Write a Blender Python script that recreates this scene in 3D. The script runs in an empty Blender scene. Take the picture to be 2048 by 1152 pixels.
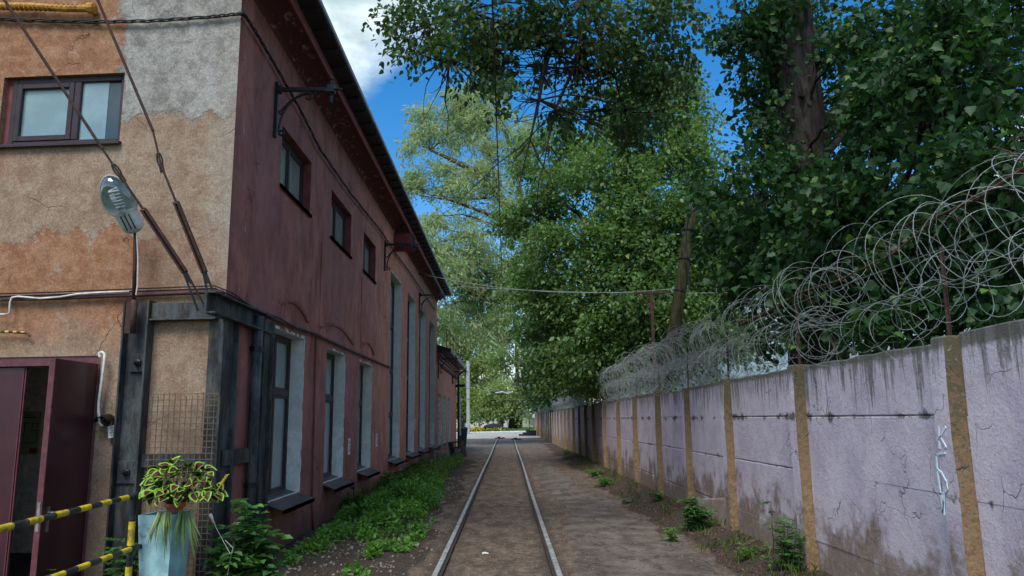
import bpy, bmesh, math, random
import numpy as np
from mathutils import Vector, Matrix
random.seed(7); rng = np.random.default_rng(11)
R = math.radians
sc = bpy.context.scene
COL = sc.collection

# ------------------------------------------------------------------ camera
CAM_H = 1.92
FPX = 1500.0
_up = np.array([-109, 8576, -1500.0]); _up /= np.linalg.norm(_up)
_yy = np.array([1015 - 1024.0, -(837 - 576.0), -1500.0]); _yy /= np.linalg.norm(_yy)
_yy -= _up * (_yy @ _up); _yy /= np.linalg.norm(_yy)
_xx = np.cross(_yy, _up)
CM = np.array([_xx, _yy, _up])
cam = bpy.data.cameras.new('camera'); cam_o = bpy.data.objects.new('camera', cam); COL.objects.link(cam_o)
cam.sensor_width = 36.0; cam.lens = 36.0 * FPX / 2048.0
cam.clip_start = 0.05; cam.clip_end = 3000
m4 = Matrix.Identity(4)
for i in range(3):
    for j in range(3): m4[i][j] = CM[i][j]
m4[2][3] = CAM_H
cam_o.matrix_world = m4
sc.camera = cam_o

# ------------------------------------------------------------------ world, sun, exposure
SUN_EL, SUN_AZ = R(54), R(-160)          # azimuth measured from +Y towards +X
wd = bpy.data.worlds.new('World'); sc.world = wd; wd.use_nodes = True
wt = wd.node_tree; wn = wt.nodes; wn.clear(); wl = wt.links
def wnode(t, **kw):
    n = wn.new(t)
    for k, v in kw.items(): setattr(n, k, v)
    return n
def wmath(op, a, b=None, c=None):
    n = wnode('ShaderNodeMath', operation=op)
    for i, v in enumerate((a, b, c)):
        if v is None: continue
        if hasattr(v, 'links'): wl.new(v, n.inputs[i])
        else: n.inputs[i].default_value = v
    return n.outputs[0]
sky = wnode('ShaderNodeTexSky', sky_type='NISHITA', sun_disc=False, sun_elevation=SUN_EL, sun_rotation=SUN_AZ, air_density=1.0, dust_density=0.3, ozone_density=2.5)
hs = wnode('ShaderNodeHueSaturation'); hs.inputs['Saturation'].default_value = 1.4; hs.inputs['Value'].default_value = 0.66
wl.new(sky.outputs[0], hs.inputs['Color'])
tc = wnode('ShaderNodeTexCoord')
vn = wnode('ShaderNodeVectorMath', operation='NORMALIZE'); wl.new(tc.outputs['Generated'], vn.inputs[0])
sep = wnode('ShaderNodeSeparateXYZ'); wl.new(vn.outputs[0], sep.inputs[0])
# project direction on a high cloud layer so clouds flatten towards the horizon
zc = wmath('ADD', wmath('MAXIMUM', sep.outputs[2], 0.0), 0.22)
cx = wmath('DIVIDE', sep.outputs[0], zc); cy = wmath('DIVIDE', sep.outputs[1], zc)
cmb = wnode('ShaderNodeCombineXYZ'); wl.new(cx, cmb.inputs[0]); wl.new(cy, cmb.inputs[1])
def wnoise(scale, det, off):
    ad = wnode('ShaderNodeVectorMath', operation='ADD'); wl.new(cmb.outputs[0], ad.inputs[0]); ad.inputs[1].default_value = off
    n = wnode('ShaderNodeTexNoise'); wl.new(ad.outputs[0], n.inputs['Vector'])
    n.inputs['Scale'].default_value = scale; n.inputs['Detail'].default_value = det; n.inputs['Roughness'].default_value = 0.58
    return n.outputs['Fac']
n1 = wnoise(2.8, 12, (3.1, 7.7, 0)); n2 = wnoise(0.75, 3, (1.3, 2.2, 0)); n3 = wnoise(3.5, 6, (9.1, 4.2, 0))
def wray(px, py):
    v = CM @ np.array([px - 1024.0, 576.0 - py, -FPX]); return v / np.linalg.norm(v)
cov = wmath('ADD', wmath('MULTIPLY', n1, 0.75), wmath('MULTIPLY', n2, 0.55))
for (px, py, r, amt) in ((760, 110, 0.22, 0.24), (700, 40, 0.12, 0.08), (775, 225, 0.10, 0.24), (1440, 60, 0.05, 0.10), (1060, 735, 0.12, 0.25), (810, 400, 0.20, -0.45), (900, 300, 0.10, -0.35), (1150, 330, 0.35, -0.40), (1430, 200, 0.30, -0.40)):
    d = wray(px, py)
    ds = wnode('ShaderNodeVectorMath', operation='DISTANCE'); wl.new(vn.outputs[0], ds.inputs[0]); ds.inputs[1].default_value = d
    mr = wnode('ShaderNodeMapRange', interpolation_type='SMOOTHSTEP'); wl.new(ds.outputs['Value'], mr.inputs[0])
    mr.inputs[1].default_value = r * 1.35; mr.inputs[2].default_value = r * 0.25; mr.inputs[3].default_value = 0; mr.inputs[4].default_value = amt
    cov = wmath('ADD', cov, mr.outputs[0])
cm_ = wnode('ShaderNodeMapRange', interpolation_type='SMOOTHSTEP'); wl.new(cov, cm_.inputs[0])
cm_.inputs[1].default_value = 0.52; cm_.inputs[2].default_value = 0.78  # cloud cover raised overall, added out of view to neutralise the ambient light
cr = wnode('ShaderNodeMapRange'); wl.new(n3, cr.inputs[0]); cr.inputs[1].default_value = 0.40; cr.inputs[2].default_value = 0.60
ccol = wnode('ShaderNodeMix', data_type='RGBA'); wl.new(cr.outputs[0], ccol.inputs[0])
ccol.inputs[6].default_value = (1.5, 2.1, 2.3, 1); ccol.inputs[7].default_value = (4.0, 4.5, 4.55, 1)
smix = wnode('ShaderNodeMix', data_type='RGBA'); wl.new(cm_.outputs[0], smix.inputs[0]); wl.new(hs.outputs[0], smix.inputs[6]); wl.new(ccol.outputs[2], smix.inputs[7])
bg = wnode('ShaderNodeBackground'); wl.new(smix.outputs[2], bg.inputs[0]); bg.inputs[1].default_value = 0.12
wo = wnode('ShaderNodeOutputWorld'); wl.new(bg.outputs[0], wo.inputs[0])
sl = bpy.data.lights.new('sun', 'SUN'); sl.energy = 1.5; sl.angle = R(28); sl.color = (1.0, 0.95, 0.88)
so = bpy.data.objects.new('sun', sl); COL.objects.link(so)
sd = Vector((math.sin(SUN_AZ) * math.cos(SUN_EL), math.cos(SUN_AZ) * math.cos(SUN_EL), math.sin(SUN_EL)))
so.rotation_euler = sd.to_track_quat('Z', 'Y').to_euler(); so.location = (-20, 10, 30)
sc.view_settings.view_transform = 'Standard'; sc.view_settings.look = 'None'
sc.view_settings.exposure = 1.28; sc.view_settings.gamma = 1; sc.view_settings.use_curve_mapping = False
sc.render.engine = 'CYCLES'
sc.cycles.max_bounces = 6; sc.cycles.transparent_max_bounces = 8; sc.cycles.use_denoising = True

# ------------------------------------------------------------------ pixel helpers (photo pixels -> points on real planes)
def ray(px, py): return CM @ np.array([px - 1024.0, 576.0 - py, -FPX])
C0 = np.array([0, 0, CAM_H])
def hx(px, py, X): d = ray(px, py); t = X / d[0]; return C0 + d * t
def hy(px, py, Y): d = ray(px, py); t = Y / d[1]; return C0 + d * t
def hz(px, py, Z=0): d = ray(px, py); t = (Z - CAM_H) / d[2]; return C0 + d * t
# front gable wall frame: u to the left of the corner, z up, o outwards
FX, FY, FA = -3.4, 9.0, R(4)
UD = np.array([-math.cos(FA), math.sin(FA), 0]); ND = np.array([-math.sin(FA), -math.cos(FA), 0])
P0 = np.array([FX, FY, 0.0])
def F(u, z, o=0.0): return P0 + UD * u + np.array([0, 0, z]) + ND * o
def fp(px, py, o=0.0):
    n = -ND; d = ray(px, py); t = (n @ (P0 + ND * o - C0)) / (n @ d); P = C0 + d * t
    return float((P - P0 - ND * o) @ UD), float(P[2])
def S(y, z, o=0.0): return np.array([FX + o, y, z])

# ------------------------------------------------------------------ mesh builder
class MB:
    def __init__(s): s.v = []; s.f = []; s.m = []; s.mi = 0; s.sm = False
    def vert(s, p): s.v.append((float(p[0]), float(p[1]), float(p[2]))); return len(s.v) - 1
    def face(s, idx): s.f.append(tuple(idx)); s.m.append(s.mi)
    def poly(s, pts): s.face([s.vert(p) for p in pts])
    def hexa(s, p):   # p: 4 bottom ccw, 4 top ccw
        i = [s.vert(q) for q in p]
        for a in ((3, 2, 1, 0), (4, 5, 6, 7), (0, 1, 5, 4), (1, 2, 6, 5), (2, 3, 7, 6), (3, 0, 4, 7)): s.face([i[k] for k in a])
        return s
    def box(s, x0, x1, y0, y1, z0, z1):
        return s.hexa([(x0, y0, z0), (x1, y0, z0), (x1, y1, z0), (x0, y1, z0), (x0, y0, z1), (x1, y0, z1), (x1, y1, z1), (x0, y1, z1)])
    def fbox(s, fn, a0, a1, z0, z1, o0, o1):   # box in a wall frame
        return s.hexa([fn(a0, z0, o0), fn(a0, z0, o1), fn(a1, z0, o1), fn(a1, z0, o0), fn(a0, z1, o0), fn(a0, z1, o1), fn(a1, z1, o1), fn(a1, z1, o0)])
    def bar(s, a, b, w, h, upv=(0, 0, 1)):
        a = np.array(a, float); b = np.array(b, float); d = b - a; d /= np.linalg.norm(d)
        u = np.array(upv, float)
        if abs(u @ d) > 0.98: u = np.array([1.0, 0, 0])
        r = np.cross(d, u); r /= np.linalg.norm(r); u = np.cross(r, d)
        q = [(-1, -1), (1, -1), (1, 1), (-1, 1)]
        return s.hexa([a + r * w / 2 * i + u * h / 2 * j for i, j in q] + [b + r * w / 2 * i + u * h / 2 * j for i, j in q])
    def tube(s, pts, rad, n=6, cap=True):
        pts = [np.array(p, float) for p in pts]
        if not hasattr(rad, '__len__'): rad = [rad] * len(pts)
        rings = []; prev = None
        for k, p in enumerate(pts):
            d = pts[min(k + 1, len(pts) - 1)] - pts[max(k - 1, 0)]; L = np.linalg.norm(d); d = d / L if L > 1e-9 else np.array([0, 0, 1.0])
            if prev is None:
                a = np.array([0, 0, 1.0]) if abs(d[2]) < 0.9 else np.array([1.0, 0, 0])
                x = np.cross(a, d)
            else: x = prev - d * (prev @ d)
            x /= max(np.linalg.norm(x), 1e-9); prev = x; y = np.cross(d, x)
            rings.append([s.vert(p + (x * math.cos(2 * math.pi * j / n) + y * math.sin(2 * math.pi * j / n)) * rad[k]) for j in range(n)])
        for a, b in zip(rings, rings[1:]):
            for j in range(n): s.face((a[j], a[(j + 1) % n], b[(j + 1) % n], b[j]))
        if cap: s.face(rings[0][::-1]); s.face(rings[-1])
        return s
    def lathe(s, c, prof, n=16, axis=(0, 0, 1), cap=True):   # prof: (radius, height along axis)
        ax = np.array(axis, float); ax /= np.linalg.norm(ax); c = np.array(c, float)
        pts = [c + ax * h for r, h in prof]
        a = np.array([1.0, 0, 0]) if abs(ax[0]) < 0.9 else np.array([0, 1.0, 0])
        x = np.cross(ax, a); x /= np.linalg.norm(x); y = np.cross(ax, x); rings = []
        for (r, h), p in zip(prof, pts): rings.append([s.vert(p + (x * math.cos(2 * math.pi * j / n) + y * math.sin(2 * math.pi * j / n)) * r) for j in range(n)])
        for a_, b in zip(rings, rings[1:]):
            for j in range(n): s.face((a_[j], a_[(j + 1) % n], b[(j + 1) % n], b[j]))
        if cap: s.face(rings[0][::-1]); s.face(rings[-1])
        return s
def root_off(p):
    o = Vector((0, 0, 0))
    while p is not None: o += p.location; p = p.parent
    return o
def link(name, me, parent=None, smooth=False):
    o = bpy.data.objects.new(name, me); COL.objects.link(o)
    if parent is not None: o.parent = parent
    return o
def mk(name, mb, mat, parent=None, smooth=False, bevel=0.0, seg=1, loc=None):
    off = root_off(parent) if parent is not None else Vector([float(c) for c in (loc if loc is not None else (0, 0, 0))])
    me = bpy.data.meshes.new(name)
    me.from_pydata([(x - off.x, y - off.y, z - off.z) for x, y, z in mb.v], [], mb.f)
    for m in (mat if isinstance(mat, (list, tuple)) else [mat]): me.materials.append(m)
    if any(mb.m): me.polygons.foreach_set('material_index', mb.m)
    if smooth: me.polygons.foreach_set('use_smooth', [True] * len(me.polygons))
    bm = bmesh.new(); bm.from_mesh(me); bmesh.ops.recalc_face_normals(bm, faces=bm.faces) if len(bm.faces) < 20000 and smooth != 'raw' else None; bm.to_mesh(me); bm.free()
    o = link(name, me, parent)
    if parent is None and loc is not None: o.location = [float(c) for c in loc]
    if bevel:
        b = o.modifiers.new('bevel', 'BEVEL'); b.width = bevel; b.segments = seg; b.limit_method = 'ANGLE'; b.angle_limit = R(35)
    return o
def tag(o, label=None, cat=None, group=None, kind=None):
    if label: o['label'] = label
    if cat: o['category'] = cat
    if group: o['group'] = group
    if kind: o['kind'] = kind
    return o
def thing(name, loc, label, cat, group=None):
    o = bpy.data.objects.new(name, None); COL.objects.link(o); o.location = [float(c) for c in loc]; o.empty_display_size = 0.2
    return tag(o, label, cat, group)
def copy_tree(o, parent=None):
    c = o.copy(); COL.objects.link(c)
    if parent is not None: c.parent = parent
    for ch in list(o.children): copy_tree(ch, c)
    return c

# ------------------------------------------------------------------ node material helper
class MT:
    def __init__(s, name):
        s.mat = bpy.data.materials.new(name); s.mat.use_nodes = True; s.t = s.mat.node_tree; s.n = s.t.nodes; s.n.clear(); s.l = s.t.links; s._p = None
    def node(s, t, **kw):
        n = s.n.new(t)
        for k, v in kw.items(): setattr(n, k, v)
        return n
    def put(s, sock, v):
        if v is None: return
        if hasattr(v, 'links'): s.l.new(v, sock)
        elif isinstance(v, (tuple, list)) and sock.type == 'RGBA' and len(v) == 3: sock.default_value = (*v, 1)
        else: sock.default_value = v
    def pos(s):
        if s._p is None: s._p = s.node('ShaderNodeNewGeometry')
        return s._p.outputs['Position']
    def nor(s): s.pos(); return s._p.outputs['True Normal']
    def sep(s, v): n = s.node('ShaderNodeSeparateXYZ'); s.put(n.inputs[0], v); return n.outputs
    def scale(s, v, sc_): n = s.node('ShaderNodeVectorMath', operation='MULTIPLY'); s.put(n.inputs[0], v); n.inputs[1].default_value = sc_; return n.outputs[0]
    def noise(s, sc_, det=5, ro=0.6, v=None, st=None, dist=0.0):
        n = s.node('ShaderNodeTexNoise'); v = v or s.pos()
        if st: v = s.scale(v, st)
        s.put(n.inputs['Vector'], v); n.inputs['Scale'].default_value = sc_; n.inputs['Detail'].default_value = det; n.inputs['Roughness'].default_value = ro; n.inputs['Distortion'].default_value = dist
        return n.outputs['Fac']
    def voro(s, sc_, feat='DISTANCE_TO_EDGE', v=None, st=None, rnd=1.0):
        n = s.node('ShaderNodeTexVoronoi', feature=feat); v = v or s.pos()
        if st: v = s.scale(v, st)
        s.put(n.inputs['Vector'], v); n.inputs['Scale'].default_value = sc_; n.inputs['Randomness'].default_value = rnd
        return n.outputs['Distance']
    def warp(s, amt, sc_=3.0):
        n = s.node('ShaderNodeTexNoise'); s.put(n.inputs['Vector'], s.pos()); n.inputs['Scale'].default_value = sc_; n.inputs['Detail'].default_value = 4
        a = s.node('ShaderNodeVectorMath', operation='MULTIPLY_ADD'); s.put(a.inputs[0], n.outputs['Color']); a.inputs[1].default_value = (amt,) * 3; s.put(a.inputs[2], s.pos()); return a.outputs[0]
    def m(s, op, a, b=None, c=None):
        n = s.node('ShaderNodeMath', operation=op)
        for i, v in enumerate((a, b, c)): s.put(n.inputs[i], v) if v is not None else None
        return n.outputs[0]
    def ss(s, v, lo, hi, a=0.0, b=1.0, lin=False):
        n = s.node('ShaderNodeMapRange', interpolation_type='LINEAR' if lin else 'SMOOTHSTEP'); s.put(n.inputs[0], v)
        n.inputs[1].default_value = lo; n.inputs[2].default_value = hi; n.inputs[3].default_value = a; n.inputs[4].default_value = b
        return n.outputs[0]
    def mix(s, f, a, b, mode='MIX'):
        n = s.node('ShaderNodeMix', data_type='RGBA', blend_type=mode); s.put(n.inputs[0], f); s.put(n.inputs[6], a); s.put(n.inputs[7], b); return n.outputs[2]
    def bump(s, h, st=0.5, d=0.01, nrm=None):
        n = s.node('ShaderNodeBump'); n.inputs['Strength'].default_value = st; n.inputs['Distance'].default_value = d; s.put(n.inputs['Height'], h)
        if nrm is not None: s.put(n.inputs['Normal'], nrm)
        return n.outputs[0]
    def attr(s, name): n = s.node('ShaderNodeAttribute', attribute_name=name); return n.outputs['Fac']
    def objrnd(s): return s.node('ShaderNodeObjectInfo').outputs['Random']
    def out(s, col, rough=0.8, metal=0.0, nrm=None, spec=0.3, **kw):
        b = s.node('ShaderNodeBsdfPrincipled'); s.put(b.inputs['Base Color'], col); s.put(b.inputs['Roughness'], rough); s.put(b.inputs['Metallic'], metal)
        b.inputs['Specular IOR Level'].default_value = spec
        if nrm is not None: s.put(b.inputs['Normal'], nrm)
        for k, v in kw.items(): s.put(b.inputs[k.replace('_', ' ')], v)
        o = s.node('ShaderNodeOutputMaterial'); s.l.new(b.outputs[0], o.inputs[0]); s.b = b; return s.mat

def simple(name, col, rough=0.7, metal=0.0, var=0.25, ns=12.0, bump=0.15, spec=0.3, dirt=None):
    t = MT(name); n = t.noise(ns, 5); c = t.mix(t.ss(n, 0.3, 0.7), tuple(x * (1 - var) for x in col), tuple(min(1, x * (1 + var)) for x in col))
    if dirt: c = t.mix(t.ss(t.noise(ns * 0.4, 6, 0.7), 0.52, 0.68), c, dirt)
    return t.out(c, rough, metal, t.bump(t.noise(ns * 6, 4), bump, 0.004), spec)

# ---- plaster of the gable wall
def mat_front():
    t = MT('gable_render'); w = t.warp(0.5, 2.2); x, y, z = t.sep(t.pos())
    n1 = t.noise(1.6, 7, 0.65); n2 = t.noise(5, 8, 0.7); fine = t.noise(42, 6, 0.8); mid = t.noise(16, 8, 0.78)
    tan = t.mix(t.ss(n2, 0.35, 0.65), (0.29, 0.195, 0.135), (0.40, 0.30, 0.215))
    org = t.mix(t.ss(n2, 0.35, 0.65), (0.30, 0.125, 0.062), (0.42, 0.22, 0.125))
    gry = t.mix(t.ss(t.noise(3.5, 10, 0.78, dist=0.4), 0.36, 0.62), (0.21, 0.20, 0.18), (0.44, 0.43, 0.40))
    wob = t.m('MULTIPLY', t.m('SUBTRACT', n1, 0.5), 1.1); wob2 = t.m('MULTIPLY', t.m('SUBTRACT', n2, 0.5), 0.5)
    zz = t.m('ADD', t.m('ADD', z, wob), wob2); xx = t.m('ADD', t.m('ADD', x, t.m('MULTIPLY', wob, 0.7)), wob2)
    # orange band under z 4.45 on the left, fading towards the corner, and above 6.3 on the left
    mb_ = t.m('MULTIPLY', t.ss(zz, 4.22, 4.27, 1, 0), t.ss(zz, 2.7, 3.3))
    mb_ = t.m('MULTIPLY', mb_, t.ss(xx, -4.0, -4.6, 0.35, 1))
    mt_ = t.m('MULTIPLY', t.ss(zz, 6.0, 6.12), t.ss(xx, -5.0, -4.95, 1, 0))
    lf = t.m('MULTIPLY', t.ss(zz, 4.8, 5.6), t.ss(xx, -5.9, -6.3))
    c = t.mix(t.m('MAXIMUM', t.m('MULTIPLY', mb_, 0.9), t.m('MULTIPLY', mt_, 0.85)), tan, org)
    c = t.mix(t.m('MULTIPLY', lf, 0.5), c, org)
    eb_ = t.m('MULTIPLY', t.m('MULTIPLY', t.ss(zz, 4.27, 4.255), t.ss(zz, 4.225, 4.24)), t.ss(xx, -4.0, -4.6, 0.2, 1)); c = t.mix(t.m('MULTIPLY', eb_, 0.5), c, (0.5, 0.42, 0.34))
    mg = t.m('MULTIPLY', t.ss(zz, 5.72, 5.80), t.ss(xx, -5.02, -4.92))
    c = t.mix(mg, c, gry)
    edge = t.m('MULTIPLY', t.ss(xx, -3.75, -3.5), t.ss(z, 3.0, 4.2))
    c = t.mix(t.m('MULTIPLY', edge, 0.4), c, (0.40, 0.37, 0.32))
    c = t.mix(t.m('MULTIPLY', t.ss(t.noise(2.4, 8, 0.75), 0.56, 0.64), 0.35), c, (0.47, 0.43, 0.36))
    c = t.mix(t.ss(fine, 0.40, 0.60, 0.5, 0.0), c, t.mix(0.7, c, (0.03, 0.02, 0.02))); c = t.mix(t.ss(mid, 0.36, 0.5, 0.45, 0.0), c, t.mix(0.6, c, (0.10, 0.06, 0.05)))
    c = t.mix(t.ss(fine, 0.58, 0.68, 0, 0.35), c, (0.66, 0.60, 0.52))
    c = t.mix(t.ss(z, 0.9, 2.4, 0.35, 0), c, (0.16, 0.09, 0.075))
    cr = t.voro(0.75, v=t.warp(0.5, 2.5)); crm = t.m('MULTIPLY', t.ss(cr, 0.0, 0.006, 1, 0), t.ss(t.noise(1.1, 3), 0.5, 0.6))
    c = t.mix(t.m('MULTIPLY', crm, 0.75), c, (0.05, 0.035, 0.03))
    h = t.m('ADD', t.m('MULTIPLY', fine, 0.5), t.m('MULTIPLY', mid, 0.6)); h = t.m('SUBTRACT', h, crm); h = t.m('ADD', h, t.m('MULTIPLY', mg, 0.9)); h = t.m('ADD', h, t.m('MULTIPLY', mb_, -0.7)); h = t.m('ADD', h, t.m('MULTIPLY', n2, 1.0))
    return t.out(c, 0.92, 0, t.bump(h, 0.65, 0.012), 0.15)
def mat_side():
    t = MT('red_painted_render'); x, y, z = t.sep(t.pos())
    st = t.noise(2.4, 9, 0.72, st=(1, 1, 0.5)); st2 = t.noise(8, 8, 0.75, st=(1, 1, 0.42)); big = t.noise(0.5, 5, 0.6); fine = t.noise(55, 4, 0.7)
    c = t.mix(t.ss(st, 0.35, 0.66), (0.235, 0.078, 0.068), (0.44, 0.175, 0.148))
    c = t.mix(t.ss(big, 0.4, 0.62, 0, 0.55), c, (0.28, 0.125, 0.13))
    far = t.ss(t.m('ADD', y, t.m('MULTIPLY', st, 6)), 19.0, 27.0)  # lighter, oranger far end: partly paint, partly sky light put into the colour
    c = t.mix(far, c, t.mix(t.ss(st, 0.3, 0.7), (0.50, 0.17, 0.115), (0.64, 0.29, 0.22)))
    c = t.mix(t.ss(st2, 0.56, 0.74, 0, 0.5), c, (0.42, 0.27, 0.26))
    c = t.mix(t.ss(st2, 0.45, 0.28, 0, 0.65), c, (0.075, 0.025, 0.03))
    # bare flaked patches
    fl = t.m('MULTIPLY', t.ss(t.noise(4.2, 9, 0.75, st=(1, 1, 0.45)), 0.645, 0.652), t.ss(z, 3.0, 3.8))
    c = t.mix(t.m('MULTIPLY', fl, 0.8), c, (0.42, 0.38, 0.36))
    base = t.ss(t.m('ADD', z, t.m('MULTIPLY', st2, 0.5)), 1.0, 0.45)
    c = t.mix(t.m('MULTIPLY', base, 0.6), c, (0.10, 0.05, 0.042))
    hole = t.m('MULTIPLY', t.ss(t.noise(3.4, 8, 0.8), 0.68, 0.69), t.ss(z, 1.3, 0.9))
    c = t.mix(hole, c, (0.05, 0.025, 0.02))
    cr = t.voro(0.5, v=t.warp(0.6, 2.0), st=(1, 1, 0.8)); crm = t.m('MULTIPLY', t.ss(cr, 0.0, 0.005, 1, 0), t.ss(t.noise(0.9, 3), 0.5, 0.58))
    c = t.mix(t.m('MULTIPLY', crm, 0.7), c, (0.05, 0.015, 0.02))
    h = t.m('ADD', t.m('MULTIPLY', fine, 0.35), t.m('MULTIPLY', st2, 1.2)); h = t.m('SUBTRACT', h, t.m('MULTIPLY', t.m('ADD', fl, t.m('ADD', crm, hole)), 0.7))
    h = t.m('ADD', h, t.m('MULTIPLY', t.noise(2.0, 4), 2.5))
    return t.out(c, 0.72, 0, t.bump(h, 0.9, 0.03), 0.3)
def mat_reveal():
    t = MT('grey_reveal_plaster'); x, y, z = t.sep(t.pos()); n = t.noise(6, 7, 0.7)
    c = t.mix(t.ss(n, 0.35, 0.65), (0.60, 0.62, 0.60), (0.78, 0.80, 0.79))
    c = t.mix(t.ss(t.m('ADD', z, n), 2.3, 2.35, 0, 0.35), c, (0.36, 0.37, 0.36))
    c = t.mix(t.ss(t.noise(11, 8, 0.75), 0.58, 0.64, 0, 0.5), c, (0.62, 0.62, 0.60))
    return t.out(c, 0.85, 0, t.bump(t.noise(30, 5), 0.5, 0.01), 0.2)
def mat_cove():
    t = MT('soffit_render'); n = t.noise(7, 6, 0.7, st=(1, 0.6, 1)); c = t.mix(t.ss(n, 0.56, 0.66), (0.13, 0.045, 0.05), (0.36, 0.27, 0.28))
    return t.out(c, 0.8, 0, t.bump(n, 0.9, 0.03), 0.2)
def mat_wallR():
    t = MT('lavender_painted_concrete'); x, y, z = t.sep(t.pos()); nx, ny, nz = t.sep(t.nor())
    n = t.noise(2.2, 7, 0.65); fine = t.noise(45, 5, 0.7); mid = t.noise(14, 7, 0.75)
    c = t.mix(t.ss(n, 0.35, 0.65), (0.54, 0.47, 0.575), (0.68, 0.61, 0.70))
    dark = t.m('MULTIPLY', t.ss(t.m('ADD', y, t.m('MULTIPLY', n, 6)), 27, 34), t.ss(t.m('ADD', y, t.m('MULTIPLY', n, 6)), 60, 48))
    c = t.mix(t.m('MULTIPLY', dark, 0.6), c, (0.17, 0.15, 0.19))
    # rain streaks running down from the coping
    s1 = t.noise(7, 6, 0.7, st=(1, 1, 0.09)); s2 = t.noise(22, 4, 0.7, st=(1, 1, 0.07))
    sv = t.m('ADD', t.m('MULTIPLY', s1, 0.6), t.m('MULTIPLY', s2, 0.4))
    ln = t.m('ADD', t.ss(z, 1.5, 2.5, -0.18, 0.09, lin=True), sv)
    drip = t.m('MULTIPLY', t.ss(ln, 0.49, 0.60), t.ss(mid, 0.3, 0.5, 0.45, 1))
    c = t.mix(t.m('MULTIPLY', drip, 0.8), c, (0.10, 0.10, 0.08))
    top = t.ss(t.m('ADD', z, t.m('MULTIPLY', mid, 0.12)), 2.46, 2.52)
    c = t.mix(t.m('MULTIPLY', top, 0.8), c, (0.11, 0.11, 0.085))
    # algae along the joints
    for jz, lim in ((1.90, 0.53), (1.27, 0.60)):
        d = t.m('ABSOLUTE', t.m('SUBTRACT', t.m('ADD', z, t.m('MULTIPLY', t.m('SUBTRACT', mid, 0.5), 0.12)), jz))
        am = t.ss(t.m('SUBTRACT', t.noise(1.5, 8, 0.72, st=(1, 1, 0.8)), t.m('MULTIPLY', d, 1.6)), lim - 0.05, lim + 0.03)
        c = t.mix(t.m('MULTIPLY', am, 0.9), c, (0.07, 0.075, 0.04))
    # brown splash zone at the foot
    foot = t.ss(t.m('ADD', z, t.m('MULTIPLY', t.m('SUBTRACT', n, 0.5), 2.6)), 0.95, 0.45)
    c = t.mix(t.m('MULTIPLY', foot, 0.85), c, t.mix(t.ss(mid, 0.35, 0.65), (0.12, 0.08, 0.05), (0.27, 0.185, 0.12)))
    hf = t.ss(t.m('ADD', z, t.m('MULTIPLY', n, 0.8)), 1.7, 0.6, 0, 0.35)
    c = t.mix(hf, c, (0.34, 0.26, 0.21))
    pm = t.m('MULTIPLY', t.ss(t.noise(3.2, 9, 0.8), 0.66, 0.67), t.ss(z, 1.6, 0.9))
    c = t.mix(pm, c, (0.09, 0.085, 0.075))
    # unpainted side of the posts
    side = t.ss(ny, -0.5, -0.7)
    oc = t.mix(t.ss(mid, 0.35, 0.65), (0.17, 0.108, 0.055), (0.33, 0.225, 0.125))
    oc = t.mix(t.ss(t.m('ADD', mid, t.ss(z, 0.4, 2.6, -0.10, 0.17, lin=True)), 0.53, 0.62, 0, 0.85), oc, (0.075, 0.075, 0.045))
    c = t.mix(side, c, oc)
    cr = t.voro(1.3, v=t.warp(0.55, 2.4)); crm = t.m('MULTIPLY', t.ss(cr, 0.0, 0.007, 1, 0), t.ss(t.noise(1.3, 3), 0.5, 0.57))
    c = t.mix(t.m('MULTIPLY', crm, 0.6), c, (0.07, 0.055, 0.05))
    c = t.mix(t.ss(fine, 0.46, 0.32, 0, 0.45), c, (0.15, 0.12, 0.13)); c = t.mix(t.ss(mid, 0.58, 0.72, 0, 0.4), c, (0.72, 0.68, 0.72))
    h = t.m('ADD', t.m('MULTIPLY', fine, 0.5), t.m('MULTIPLY', t.noise(11, 7, 0.75), 1.3)); h = t.m('SUBTRACT', h, t.m('MULTIPLY', t.m('ADD', crm, pm), 0.8))
    return t.out(c, 0.8, 0, t.bump(h, 0.8, 0.018), 0.25)
RLX, RRX = -0.93, 0.61
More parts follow.
